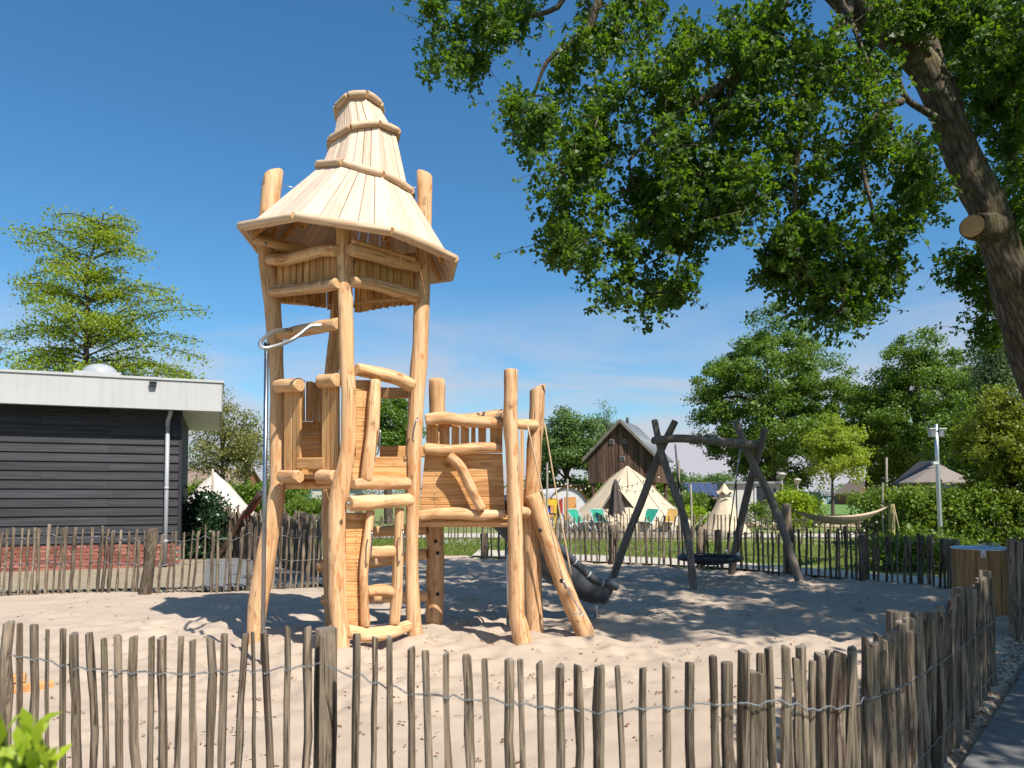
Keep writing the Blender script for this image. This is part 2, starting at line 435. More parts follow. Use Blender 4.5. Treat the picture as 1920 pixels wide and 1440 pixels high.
def mesh_at(name, verts, faces, mats, parent=None, smooth=None, midx=None, mw=None):
    """World-space verts; the object's own frame is mw (grain along its z)."""
    if mw is not None:
        inv = mw.inverted()
        verts = [inv @ Vector(v) for v in verts]
    else:
        c = Vector(np.mean(np.array([tuple(v) for v in verts]), axis=0))
        mw = Matrix.Translation(c)
        verts = [Vector(v) - c for v in verts]
    return obj(name, raw_mesh(name, verts, faces, mats, smooth, midx), parent, mw)
def frame(origin, z, x_hint=None):
    z = Vector(z).normalized()
    h = Vector(x_hint) if x_hint is not None else (Vector((1, 0, 0)) if abs(z.x) < 0.9 else Vector((0, 1, 0)))
    x = (h - z * h.dot(z)).normalized()
    y = z.cross(x)
    m = Matrix((x, y, z)).transposed().to_4x4()
    m.translation = Vector(origin)
    return m
def smooth_path(pts, n):
    pts = [Vector(p) for p in pts]
    if len(pts) == 2:
        return [pts[0].lerp(pts[1], i / (n - 1)) for i in range(n)]
    L = [0.0]
    for a, b in zip(pts, pts[1:]):
        L.append(L[-1] + (b - a).length)
    out = []
    for i in range(n):
        s = L[-1] * i / (n - 1)
        k = 0
        while k < len(pts) - 2 and s > L[k + 1]:
            k += 1
        t = (s - L[k]) / max(1e-9, L[k + 1] - L[k])
        p1, p2 = pts[k], pts[k + 1]
        p0 = pts[k - 1] if k else p1 * 2 - p2
        p3 = pts[k + 2] if k + 2 < len(pts) else p2 * 2 - p1
        out.append(0.5 * ((2 * p1) + (p2 - p0) * t + (2 * p0 - 5 * p1 + 4 * p2 - p3) * t * t + (3 * p1 - p0 - 3 * p2 + p3) * t ** 3))
    return out
def tube_geo(pts, radii, seg=10, wob=0.0, seed=0, closed=False, lob=0.0):
    n = len(pts)
    V, F = [], []
    t_prev = None
    for i in range(n):
        if closed:
            t = (pts[(i + 1) % n] - pts[i - 1]).normalized()
        else:
            t = (pts[min(i + 1, n - 1)] - pts[max(i - 1, 0)]).normalized()
        if t_prev is None:
            h = Vector((1, 0, 0)) if abs(t.x) < 0.8 else Vector((0, 1, 0))
            x = (h - t * h.dot(t)).normalized()
        else:
            x = (x - t * x.dot(t)).normalized()
        y = t.cross(x)
        t_prev = t
        for k in range(seg):
            a = 2 * math.pi * k / seg
            r = radii[i]
            if wob:
                r *= 1 + wob * noise.noise(Vector((math.cos(a) * 1.3 + seed * 7.1, math.sin(a) * 1.3, pts[i].z * 2.2 + i * 0.23 + seed * 3.3)))
            V.append(pts[i] + x * (math.cos(a) * r) + y * (math.sin(a) * r))
    m = n if closed else n - 1
    for i in range(m):
        j = (i + 1) % n
        for k in range(seg):
            k2 = (k + 1) % seg
            F.append((i * seg + k, i * seg + k2, j * seg + k2, j * seg + k))
    return V, F
_lc = [0]
def log(name, pts, radii, mat='log', parent=None, n=None, seg=12, wob=0.16, end='logend', slant=None, bevel=0.25):
    """A round log along world points; radii one number or a list spread evenly along it."""
    _lc[0] += 1
    n = n or max(5, 4 * (len(pts) - 1) + 1)
    path = smooth_path(pts, n)
    rr = [radii] * n if isinstance(radii, (int, float)) else list(np.interp(np.linspace(0, 1, n), np.linspace(0, 1, len(radii)), radii))
    t0, t1 = (path[1] - path[0]).normalized(), (path[-1] - path[-2]).normalized()
    e0, e1 = rr[0] * bevel, rr[-1] * bevel
    full = [path[0], path[0] + t0 * e0] + path[1:-1] + [path[-1] - t1 * e1, path[-1]]
    rad = [rr[0] * (1 - bevel * 0.7), rr[0]] + rr[1:-1] + [rr[-1], rr[-1] * (1 - bevel * 0.7)]
    V, F = tube_geo(full, rad, seg, wob, _lc[0])
    if slant:                               # (horizontal direction, rise across the radius): an oblique cut at the top
        d, k = Vector(slant[0]), slant[1]
        for i in range(len(V) - 2 * seg, len(V)):
            V[i] = V[i] + t1 * ((V[i] - path[-1]).dot(d) * k)
    nf = len(F)
    F.append(tuple(range(seg))[::-1])
    F.append(tuple(range(len(V) - seg, len(V))))
    mw = frame(path[0], path[-1] - path[0])
    sm = [True] * nf + [False, False]
    mi = [0] * nf + [1, 1]
    return mesh_at(name, V, F, [mat, end], parent, sm, mi, mw)
def tube(name, pts, r, mat, parent=None, n=None, seg=8, closed=False, smoothp=True, mw=None):
    pts = [Vector(p) for p in pts]
    path = smooth_path(pts, n or max(2, 5 * (len(pts) - 1) + 1)) if smoothp and not closed else pts
    rr = [r] * len(path) if isinstance(r, (int, float)) else list(np.interp(np.linspace(0, 1, len(path)), np.linspace(0, 1, len(r)), r))
    V, F = tube_geo(path, rr, seg, 0, 0, closed)
    sm = [True] * len(F)
    if not closed:
        F.append(tuple(range(seg))[::-1])
        F.append(tuple(range(len(V) - seg, len(V))))
        sm += [False, False]
    return mesh_at(name, V, F, mat, parent, sm)
def plank(name, corners, thick, mat, parent=None, mw=None, ch=0.12, out=None):
    """A board over four world corners (a, b along one end; c, d along the other: a-d and b-c are the long edges), thickened to one side."""
    a, b, c, d = [Vector(v) for v in corners]
    z = ((d + c) - (a + b)).normalized()
    nrm = (b - a).cross(d - a).normalized()
    if out is not None and nrm.dot(Vector(out)) < 0:
        nrm = -nrm
    w = (b - a).normalized()
    w2 = (c - d).normalized()
    e = thick * ch * 2
    V = []
    for (l, r, ww) in ((a, b, w), (d, c, w2)):
        V += [l + nrm * (-thick), r + nrm * (-thick), r + nrm * (-e), r - ww * e, l + ww * e, l + nrm * (-e)]
    F = [(0, 1, 2, 3, 4, 5), (11, 10, 9, 8, 7, 6)]
    for k in range(6):
        k2 = (k + 1) % 6
        F.append((k, 6 + k, 6 + k2, k2))
    me_mw = frame((a + b) / 2, z, nrm)
    o = mesh_at(name, V, F, mat, parent, None, None, me_mw)
    return o
def box_geo(cx, cy, cz, sx_, sy_, sz_):
    V = [Vector((cx + i * sx_ / 2, cy + j * sy_ / 2, cz + k * sz_ / 2)) for i in (-1, 1) for j in (-1, 1) for k in (-1, 1)]
    F = [(0, 1, 3, 2), (4, 6, 7, 5), (0, 4, 5, 1), (2, 3, 7, 6), (0, 2, 6, 4), (1, 5, 7, 3)]
    return V, F
def box(name, mw, size, mat, parent=None, off=(0, 0, 0)):
    """A box in the frame mw (off: centre in that frame), edges slightly chamfered."""
    sx_, sy_, sz_ = size
    b = min(size) * 0.08
    V = []
    for k in (-1, 1):
        for (i, j) in ((-1, -1), (1, -1), (1, 1), (-1, 1)):
            for q in (0, 1):
                ex = b if q == (1 if i * j > 0 else 0) else 0
                ey = b - ex
                V.append(Vector((i * (sx_ / 2 - ex), j * (sy_ / 2 - ey), k * sz_ / 2)))
    F = [tuple(range(8))[::-1], tuple(range(8, 16))] + [(k, (k + 1) % 8, 8 + (k + 1) % 8, 8 + k) for k in range(8)]
    m2 = mw @ Matrix.Translation(Vector(off))
    return obj(name, raw_mesh(name, V, F, mat), parent, m2)
def rotz(a, loc=(0, 0, 0)):
    return Matrix.Translation(Vector(loc)) @ Matrix.Rotation(a, 4, 'Z')
def copy_tree(root, mw, label=None, group=None):
    r = root.copy()
    r.matrix_basis = mw
    col.objects.link(r)
    if label:
        r['label'] = label
    if group:
        r['group'] = group
    for ch in list(root.children):
        c = ch.copy()
        col.objects.link(c)
        c.parent = r
        for g in list(ch.children):
            q = g.copy()
            col.objects.link(q)
            q.parent = c
    return r
def sheet(name, pts, z, mat, kind=True, parent=None):
    V = [Vector((p[0], p[1], z)) for p in pts]
    o = mesh_at(name, V, [tuple(range(len(V)))], mat, parent)
    if kind:
        struct(o)
    return o
def disc(name, c, nrm, r, h, mat, parent=None, seg=12):
    c = Vector(c)
    nrm = Vector(nrm).normalized()
    V, F = tube_geo([c, c + nrm * h * 0.7, c + nrm * h], [r, r, r * 0.75], seg)
    F.append(tuple(range(seg))[::-1])
    F.append(tuple(range(len(V) - seg, len(V))))
    return mesh_at(name, V, F, mat, parent, True)

# ------------------------------------------------------------------ leaves
def np_mesh(name, V, F, mat, tone=None, smooth=False):
    """Fast mesh from arrays: V (n,3), F (m,k)."""
    me = bpy.data.meshes.new(name)
    nv, (nf, k) = len(V), F.shape
    me.vertices.add(nv)
    me.vertices.foreach_set('co', np.ascontiguousarray(V, dtype=np.float32).ravel())
    me.loops.add(nf * k)
    me.loops.foreach_set('vertex_index', np.ascontiguousarray(F, dtype=np.int32).ravel())
    me.polygons.add(nf)
    me.polygons.foreach_set('loop_start', np.arange(0, nf * k, k, dtype=np.int32))
    if smooth:
        me.polygons.foreach_set('use_smooth', np.ones(nf, dtype=bool))
    me.materials.append(M[mat] if isinstance(mat, str) else mat)
    if tone is not None:
        at = me.attributes.new('tone', 'FLOAT', 'POINT')
        at.data.foreach_set('value', np.ascontiguousarray(tone, dtype=np.float32))
    me.update()
    me.validate()
    return me
def unit(v):
    return v / np.maximum(1e-9, np.linalg.norm(v, axis=-1, keepdims=True))
LEAF2 = np.array([[0, 0, 0], [-0.32, 0.45, 0.10], [0, 1, -0.05], [0.32, 0.45, 0.10]])
LEAF2F = np.array([[0, 1, 2, 3]])
OAKLEAF = np.array([[0, 0, 0], [-0.20, 0.30, 0.05], [-0.34, 0.68, 0.06], [0, 1, -0.08], [0.34, 0.68, 0.06], [0.20, 0.30, 0.05], [0, 0.62, 0.0]])
OAKLEAFF = np.array([[0, 1, 2, 6], [6, 2, 3, 4], [0, 6, 4, 5]])
def leaves(name, pos, dirs, nrm, size, mat, tone, tmpl=LEAF2, tf=LEAF2F):
    """One leaf at each pos, pointing along dirs, facing nrm."""
    n = len(pos)
    y = unit(dirs)
    x = unit(np.cross(y, nrm))
    z = np.cross(x, y)
    s = size.reshape(n, 1, 1)
    k = len(tmpl)
    V = pos[:, None, :] + s * (tmpl[None, :, 0:1] * x[:, None, :] + tmpl[None, :, 1:2] * y[:, None, :] + tmpl[None, :, 2:3] * z[:, None, :])
    F = (np.arange(n) * k)[:, None, None] + tf[None]
    return np_mesh(name, V.reshape(-1, 3), F.reshape(-1, tf.shape[1]), mat, np.repeat(tone, k))
def rand_dir(n):
    return unit(rng.normal(size=(n, 3)))
def sprigs(name, centres, axes, per, size, mat, tone, tmpl=OAKLEAF, tf=OAKLEAFF, spread=1.0):
    """Whorls of leaves at twig ends."""
    n = len(centres)
    c = np.repeat(centres, per, axis=0)
    a = np.repeat(unit(axes), per, axis=0)
    rd = rand_dir(n * per)
    radial = unit(rd - a * (rd * a).sum(1, keepdims=True))
    d = unit(radial * spread + a * rng.uniform(-0.1, 0.9, (n * per, 1)))
    nrm = unit(a + 0.45 * rand_dir(n * per) + np.array([0, 0, 0.5]))
    pos = c + d * 0.01 + rand_dir(n * per) * size * 0.25
    sz = size * rng.uniform(0.6, 1.15, n * per)
    tn = np.clip(np.repeat(tone, per) + rng.normal(0, 0.14, n * per), 0, 1)
    return leaves(name, pos, d, nrm, sz, mat, tn, tmpl, tf)

# ================================================================== THE SETTING
struct(obj('ground', raw_mesh('ground', [(-900, -60, -0.08), (900, -60, -0.08), (900, 1500, -0.08), (-900, 1500, -0.08)], [(0, 1, 2, 3)], 'lawn')))

# fence lines in plan, taken from where their feet stand in the photograph
FRONT_PX = [-60, 0, 300, 610, 700, 900, 1100, 1300, 1400, 1480, 1560, 1660, 1730, 1804, 1853]
FRONT_D = [3.48, 3.42, 3.12, 3.10, 2.98, 2.76, 2.62, 2.62, 2.68, 2.78, 2.95, 3.5, 4.35, 5.4, 6.6]
front_line = [Vector(((px - 960) / FOC * d, d, 0)) for px, d in zip(FRONT_PX, FRONT_D)]
LEFT_PX = [-60, 0, 150, 300, 480, 560, 625]
LEFT_Y = [1117, 1116, 1114, 1112, 1106, 1101, 1096]
left_line = [G(px, y) for px, y in zip(LEFT_PX, LEFT_Y)]
BACK_PX = [905, 1040, 1160, 1300, 1400, 1480, 1600, 1700, 1792]
BACK_Y = [1051, 1052, 1057, 1064, 1070, 1078, 1088, 1097, 1106]
back_line = [G(px, y) for px, y in zip(BACK_PX, BACK_Y)]
path_edge = [Vector((1.0, 2.6, 0)), Vector((2.46, 4.39, 0)), Vector((3.63, 5.73, 0)), Vector((4.6, 6.9, 0)), Vector((5.55, 8.1, 0)), Vector((7.6, 10.4, 0))]

def inside(poly, x, y):
    r = np.zeros(x.shape, bool)
    n = len(poly)
    for i in range(n):
        x1, y1 = poly[i]
        x2, y2 = poly[(i + 1) % n]
        if y1 == y2:
            continue
        c = ((y1 > y) != (y2 > y)) & (x < (x2 - x1) * (y - y1) / (y2 - y1) + x1)
        r ^= c
    return r
sand_poly = ([(-16, 0.8), (1.0, 0.8)] + [(p.x, p.y) for p in path_edge] + [(7.5, 11.6), (8.0, 12.6)]
             + [(p.x + 0.1, p.y + 0.12) for p in reversed(back_line)]
             + [(-1.2, 19.8), (-5.2, 19.8), (-4.2, 13.5)] + [(p.x, p.y + 0.10) for p in reversed(left_line)] + [(-16, 11.5)])

def value_noise(x, y, s, seed):
    r = np.random.default_rng(seed)
    g = r.random((80, 80))
    u, v = (x / s) % 79, (y / s) % 79
    i, j = u.astype(int), v.astype(int)
    fu, fv = u - i, v - j
    fu, fv = fu * fu * (3 - 2 * fu), fv * fv * (3 - 2 * fv)
    return (g[i, j] * (1 - fu) + g[i + 1, j] * fu) * (1 - fv) + (g[i, j + 1] * (1 - fu) + g[i + 1, j + 1] * fu) * fv
def build_sand():
    st = 0.05
    xs, ys = np.arange(-15, 8.6, st), np.arange(0.8, 20.4, st)
    X, Y = np.meshgrid(xs, ys, indexing='ij')
    H = 0.08 * (value_noise(X + 40, Y, 2.6, 1) - 0.5) + 0.035 * (value_noise(X + 40, Y, 0.9, 2) - 0.5) + 0.022 * (value_noise(X + 40, Y, 0.31, 3) - 0.5)
    H += 0.008 * (value_noise(X + 40, Y, 0.11, 4) - 0.5)
    r = np.random.default_rng(3)
    def dent(x, y, rad, dep, rim):
        i0, j0 = int((x - xs[0]) / st), int((y - ys[0]) / st)
        k = int(rad * 2.6 / st) + 1
        a0, a1, b0, b1 = max(0, i0 - k), min(len(xs), i0 + k), max(0, j0 - k), min(len(ys), j0 + k)
        if a1 <= a0 or b1 <= b0:
            return
        an = r.uniform(0, math.pi)
        dx, dy = X[a0:a1, b0:b1] - x, Y[a0:a1, b0:b1] - y
        u, v = (dx * math.cos(an) + dy * math.sin(an)) * 0.7, -dx * math.sin(an) + dy * math.cos(an)
        q = (u * u + v * v) / rad ** 2
        H[a0:a1, b0:b1] += -dep * np.exp(-q * 1.6) + rim * np.exp(-((np.sqrt(q) - 1.35) ** 2) * 5)
    for _ in range(5200):                                     # footprints and scuffs, most around the play equipment
        x, y = r.uniform(-13, 7.5), r.uniform(3.5, 19)
        busy = 1.0 if (x > -1.5 and y > 8.0) or ((x + 1.5) ** 2 + (y - 9) ** 2 < 12) else 0.42
        if r.random() > busy:
            continue
        dent(x, y, r.uniform(0.07, 0.19), r.uniform(0.014, 0.05) * (0.9 if busy == 1 else 0.32), r.uniform(0.004, 0.016) * (1.0 if busy == 1 else 0.4))
    for (px, d, x_) in ((0, 7.5, -1.72), (0, 8.25, -2.85), (0, 8.1, -1.05), (0, 9.15, -0.95), (0, 8.1, 0.13), (0, 8.7, 0.27), (0, 8.6, 0.85)):
        H += 0.05 * np.exp(-((X - x_) ** 2 + (Y - d) ** 2) / 0.12)
    ins = inside(sand_poly, X, Y)
    ux, uy = 6.6 / 10.218, 7.8 / 10.218
    de = (X - 1.0) * uy - (Y - 2.6) * ux + 0.03            # metres to the walkway edge, positive on the walkway
    near_e = (de > -0.35) & (de < 0.3) & (Y < 10.2) & (X > 0.6)
    H = np.where(near_e, np.where(de < 0, H * np.clip(-de / 0.35, 0, 1) - 0.012 * (1 - np.clip(-de / 0.35, 0, 1)), -0.06), H)
    ins = ins | near_e
    H = np.where(ins, H, -0.35)
    V = np.stack([X, Y, H], -1).reshape(-1, 3)
    ny = len(ys)
    I, J = np.meshgrid(np.arange(len(xs) - 1), np.arange(ny - 1), indexing='ij')
    b = (I * ny + J).ravel()
    F = np.stack([b, b + ny, b + ny + 1, b + 1], -1)
    o = struct(obj('sand', np_mesh('sand', V, F, 'sand', smooth=True)))
    return xs, ys, H
SX, SY, SH = build_sand()
def sand_z(x, y):
    i = int(np.clip((x - SX[0]) / 0.05, 0, len(SX) - 1))
    j = int(np.clip((y - SY[0]) / 0.05, 0, len(SY) - 1))
    return float(SH[i, j])

# paved edges, paths and lawns round the sand
def slab_row(parent, a, b, width, side, length, mat, z, thick=0.05, gap=0.008, rows=1):
    a, b = Vector(a), Vector(b)
    u = (b - a).normalized()
    v = Vector((-u.y, u.x, 0)) * side
    n = int((b - a).length / length)
    me = None
    for i in range(n):
        for j in range(rows):
            c = a + u * ((i + 0.5) * length) + v * ((j + 0.5) * width)
            mw = Matrix((u, v, Vector((0, 0, 1)))).transposed().to_4x4()
            mw.translation = Vector((c.x, c.y, z - thick / 2 + random.uniform(-0.003, 0.003)))
            mw = mw @ Matrix.Rotation(random.gauss(0, 0.004), 4, 'X')
            if me is None:
                o = box('slab', mw, (length - gap, width - gap, thick), mat, parent)
                me = o.data
            else:
                obj('slab', me, parent, mw)
# concrete walk at the right, slab by slab
pe0, pe1 = Vector((1.0, 2.62, 0)), Vector((7.2, 10.0, 0))
walk = sheet('walkway', [(1.05, 2.6), (5.6, 8.08), (7.6, 10.4), (10.5, 9.0), (5.0, 1.5)], -0.075, 'kerb')
slab_row(walk, (1.08, 2.6, 0), (7.4, 10.15, 0), 0.9, -1, 0.9, 'concrete', 0.02, rows=3)
# mossy brick verge and blue-grey slab path behind the left fence
v0, v1 = left_line[0], G(352, 1109)
verge = sheet('brick_verge', [(v0.x - 1, v0.y + 0.05), (v1.x, v1.y + 0.05), (-4.6, 13.6), (-5.6, 20.0), (-14, 17.5)], -0.01, 'pavers')
kerb = sheet('verge_edging', [(v0.x - 1, v0.y + 0.02), (left_line[-1].x, left_line[-1].y + 0.02), (left_line[-1].x, left_line[-1].y + 0.2), (v0.x - 1, v0.y + 0.2)], 0.012, 'kerb')
lp = sheet('slab_path', [(v1.x + 0.03, v1.y + 0.2), (left_line[-1].x + 0.2, left_line[-1].y + 0.2), (-4.2, 19.5), (-7.6, 20.5)], -0.03, 'kerb')
slab_row(lp, (v1.x + 0.1, v1.y + 0.28, 0), (left_line[-1].x + 0.25, left_line[-1].y + 0.22, 0), 0.5, 1, 0.5, 'concrete', 0.02, rows=13)
# path just outside the back fence, then lawn, then a pale path, terrace and far field
bp = [Vector((p.x, p.y, 0)) for p in back_line]
near = [(-1.1, 20.6)] + [(p.x + 0.15, p.y + 0.75) for p in bp[1:]] + [(9.5, 12.6)]
far_ = [(10.0, 14.2)] + [(p.x + 0.35, p.y + 2.7) for p in reversed(bp[1:])] + [(-1.0, 23.0)]
sheet('back_path', near + far_, -0.03, 'palepath')
sheet('far_path', [(-10, 29.8), (24, 29.8), (24, 32.5), (-10, 33.5)], -0.05, 'palepath')
sheet('bare_yard', [(8, 40), (30, 40), (38, 62), (14, 62)], -0.05, 'earth')
sheet('meadow', [(18, 66), (220, 66), (420, 420), (40, 420)], -0.04, 'field')

# ================================================================== FENCES
def stake_mesh(k, seg=7, tall=1.0, r=0.021, bend=0.02):
    rs = np.random.default_rng(100 + k)
    n = 9
    cx, cy = np.cumsum(rs.normal(0, bend * 0.28, n)), np.cumsum(rs.normal(0, bend * 0.2, n))
    cx -= np.linspace(cx[0], cx[-1], n)
    cy -= np.linspace(cy[0], cy[-1], n)
    prof = r * np.clip(1 + 0.12 * rs.normal(0, 1, n).cumsum() * 0.3, 0.85, 1.15) * np.linspace(1.05, 0.97, n)
    kn = rs.integers(1, n - 1)
    prof[kn] *= 1.18
    an = np.linspace(0, 2 * math.pi, seg, endpoint=False) + rs.normal(0, 0.18, seg)
    ar = 1 + rs.normal(0, 0.22, seg)
    ar = np.clip(ar / ar.mean(), 0.65, 1.4)
    V, F = [], []
    hs = np.linspace(0, tall, n)
    for i in range(n):
        for a, q in zip(an, ar):
            rr = max(0.5, q) * max(0.7 * r, prof[i]) * (1 + rs.normal(0, 0.04))
            V.append((cx[i] + math.cos(a) * rr, cy[i] + math.sin(a) * rr * 0.85, hs[i]))
    top = len(V)
    tilt = rs.normal(0, 0.25, 2)
    for a, q in zip(an, ar):
        rr = max(0.5, q) * prof[-1] * 0.86
        x, y = math.cos(a) * rr, math.sin(a) * rr * 0.85
        V.append((cx[-1] + x, cy[-1] + y, tall + 0.006 + tilt[0] * x + tilt[1] * y))
    for i in range(n):
        for j in range(seg):
            j2 = (j + 1) % seg
            F.append((i * seg + j, i * seg + j2, (i + 1) * seg + j2, (i + 1) * seg + j))
    nf = len(F)
    F.append(tuple(range(top, top + seg)))
    return raw_mesh('stake', V, F, ['stake', 'stakeend'], [k % 2 == 0] * nf + [False], [0] * nf + [1])
STAKES = [stake_mesh(k, bend=0.006 + 0.009 * (k % 3)) for k in range(14)]
def add_stake(parent, base, top, rad, k=None, spin=None):
    base, top = Vector(base), Vector(top)
    mw = frame(base, top - base) @ Matrix.Rotation(spin if spin is not None else random.uniform(0, 6.28), 4, 'Z')
    s = rad / 0.021
    mw = mw @ Matrix.Diagonal((s, s, (top - base).length, 1))
    return obj('stake', random.choice(STAKES) if k is None else STAKES[k % len(STAKES)], parent, mw)
def twisted_wire(parent, pts, r=0.0022, amp=0.004, turns_per_m=24):
    """Two strands twisted round each other along pts."""
    L = sum((b - a).length for a, b in zip(pts, pts[1:]))
    n = int(max(20, L * turns_per_m * 3))
    path = smooth_path(pts, n)
    for ph in (0, math.pi):
        q = []
        for i, p in enumerate(path):
            a = ph + i / 3.0 * 2 * math.pi * 0.97
            q.append(p + Vector((0, math.cos(a) * amp, math.sin(a) * amp)))
        V, F = tube_geo(q, [r] * n, 4)
        yield V, F
def wire(parent, pts, r=0.0022, amp=0.004, tpm=24):
    V, F = [], []
    for v, f in twisted_wire(parent, pts, r, amp, tpm):
        o = len(V)
        V += v
        F += [tuple(i + o for i in q) for q in f]
    mesh_at('wire', V, F, 'wire', parent, True)
def along(line, s):
    for a, b in zip(line, line[1:]):
        l = (b - a).length
        if s <= l:
            return a.lerp(b, s / l), (b - a).normalized()
        s -= l
    return line[-1].copy(), (line[-1] - line[-2]).normalized()
def line_len(line):
    return sum((b - a).length for a, b in zip(line, line[1:]))
def paling_fence(label, line, spacing, h, hv, rad, wires, posts=(), cat='fence', group=None, lean=(0.0, 0.04), wr=0.003, wob=0.012, dense=None):
    root = thing('paling_fence', line[0], label, cat, group)
    L, s = line_len(line), 0.02
    wpts = [[] for _ in wires]
    while s < L:
        p, u = along(line, s)
        nrm = Vector((-u.y, u.x, 0))
        gz = max(sand_z(p.x, p.y), -0.04)
        hh = h + random.gauss(0, hv) + 0.05 * math.sin(s * 1.7)
        le = lean[0] + random.gauss(0, lean[1])
        b = p + nrm * random.gauss(0, wob) + Vector((0, 0, gz - 0.12))
        t = p + u * le * hh + nrm * random.gauss(0, wob) + Vector((0, 0, gz + hh))
        add_stake(root, b, t, rad * random.uniform(0.78, 1.25))
        for k, w in enumerate(wires):
            q = b.lerp(t, (w * hh + 0.12) / (hh + 0.12))
            wpts[k].append(q + nrm * (-rad * (1.0 if len(wpts[k]) % 2 else -0.2)) + Vector((0, 0, random.gauss(0, 0.006))))
        s += (spacing if dense is None else dense(s / L)) * random.uniform(0.7, 1.3)
    for w in wpts:
        wire(root, w, wr, wr * 1.4, 9)
    for (sp, ph, pr, ln) in posts:
        p, u = along(line, sp)
        nrm = Vector((-u.y, u.x, 0))
        log('post', [p + nrm * (pr + 0.02) + Vector((0, 0, -0.1)), p + nrm * (pr + 0.02) + u * ln * 0.5 + Vector((0, 0, ph / 2)), p + nrm * (pr + 0.02) + u * ln + Vector((0, 0, ph))],
            [pr * 1.05, pr, pr * 0.95], 'stake', root, seg=12, wob=0.2, end='stakeend')
    return root

# front fence, stake by stake along the part that faces the camera
front = thing('paling_fence', front_line[0], 'nearest chestnut paling fence with wired grey stakes, curving away along the walkway', 'fence')
k1 = 0.34375
fx = [50, 107, 190, 258, 345, 408, 482, 566, 640, 725, 823, 882, 990, 1053, 1145, 1227, 1338, 1380, 1440, 1565, 1675, 1755]
fy = [145, 148, 155, 183, 180, 205, 203, 232, 215, 222, 225, 228, 220, 240, 232, 207, 207, 197, 197, 170, 172, 218]
fb = [40, 110, 195, 268, 345, 425, 512, 585, 652, 732, 815, 885, 960, 1045, 1132, 1210, 1285, 1390, 1488, 1565, 1655, 1752]
fw = [48, 32, 38, 30, 45, 50, 40, 32, 46, 50, 32, 48, 35, 40, 42, 46, 36, 32, 46, 32, 42, 36]
rows = [(x * k1, 1120 + y * k1, b * k1, 1440, w * k1) for x, y, b, w in zip(fx, fy, fb, fw)]
gx = [87, 183, 262, 382, 463, 573, 682, 778, 913, 976, 1080, 1197, 1295, 1415, 1505, 1643, 1775, 1893]
gy = [148, 167, 170, 228, 240, 252, 267, 288, 287, 288, 305, 323, 322, 325, 327, 338, 317, 308]
gb = [78, 170, 272, 380, 490, 597, 705, 812, 918, 988, 1095, 1195, 1303, 1408, 1530, 1648, 1780, 1905]
gw = [46, 46, 40, 42, 46, 44, 44, 40, 50, 42, 42, 48, 46, 56, 42, 46, 52, 54]
rows += [(640 + x * k1, 1140 + y * k1, 640 + b * k1, 1440, w * k1) for x, y, b, w in zip(gx, gy, gb, gw)]
hx = [92, 222]
rows += [(1260 + 92 * k1, 1000 + 715 * k1, 1260 + 105 * k1, 1440, 19), (1260 + 222 * k1, 1000 + 677 * k1, 1260 + 245 * k1, 1440, 19)]
rows = [(-52, 1172, -54, 1440, 15), (-26, 1176, -28, 1440, 14)] + rows
rows = [r for i, r in enumerate(rows) if not any(abs(r[0] - q[0]) < 4 for q in rows[:i])]
wire_pts = []
WIRE_PX = [-60, 15, 120, 200, 350, 500, 600, 640, 680, 760, 880, 1000, 1130, 1250, 1330, 1400, 1440, 1500, 1560, 1600, 1660]
WIRE_PY = [1220, 1225, 1246, 1258, 1263, 1257, 1243, 1250, 1270, 1297, 1308, 1323, 1332, 1326, 1318, 1310, 1306, 1316, 1318, 1305, 1285]
for i, (tx, ty, bx, by, w) in enumerate(rows):
    d = interp(tx, FRONT_PX, FRONT_D) + random.uniform(-0.012, 0.012)
    top, low = P(tx, ty, d), P(bx, by, d + random.uniform(-0.015, 0.015))
    foot = top + (low - top) * ((top.z + 0.12) / (top.z - low.z))
    foot.x = foot.x * 0.6 + low.x * 0.4
    add_stake(front, foot, top, w * 0.5 * PXM(d) * 0.98, k=i)
    wy = interp(tx, WIRE_PX, WIRE_PY)
    q = P(tx + (bx - tx) * 0.4, wy, d)
    r = w * 0.5 * PXM(d)
    wire_pts += [q + Vector((-r * 1.15, -r * 0.3, 0)), q + Vector((0, -r * 1.05, -0.004)), q + Vector((r * 1.15, -r * 0.3, 0))]
# the stretch that turns away: stakes stand shoulder to shoulder
turn = [Vector(((px - 960) / FOC * d, d, 0)) for px, d in zip([1366, 1400, 1480, 1560, 1660, 1730, 1804, 1853], [2.65, 2.68, 2.78, 2.95, 3.5, 4.35, 5.4, 6.6])]
L, s, turn_w = line_len(turn), 0.0, []
while s < L:
    p, u = along(turn, s)
    nrm = Vector((-u.y, u.x, 0))
    d = p.y
    h = interp(960 + FOC * p.x / d, [1366, 1400, 1480, 1560, 1620, 1660, 1700, 1730, 1760, 1804, 1853], [1.03, 1.02, 1.01, 0.98, 0.945, 0.935, 0.925, 0.885, 0.86, 0.91, 0.90]) + random.gauss(0, 0.03)
    le = random.gauss(0.02, 0.045)
    b = p + nrm * random.gauss(0, 0.012) + Vector((0, 0, -0.1))
    t = p + u * le + nrm * random.gauss(0, 0.012) + Vector((0, 0, h))
    add_stake(front, b, t, random.uniform(0.0145, 0.0225))
    px_ = 960 + FOC * p.x / d
    wz = EYE - (interp(px_, [1366, 1440, 1500, 1560, 1660, 1740, 1850], [1308, 1306, 1316, 1318, 1285, 1240, 1160]) - HOR) * PXM(d)
    turn_w.append(Vector((p.x, p.y, wz)) - nrm * (0.036 + random.uniform(-0.004, 0.004)))
    s += random.uniform(0.032, 0.05) if s < 0.7 else random.uniform(0.038, 0.066)
wire(front, [w + Vector((0, 0, random.gauss(0, 0.004))) for w in wire_pts] + [turn_w[0]], 0.0017, 0.0042, 42)
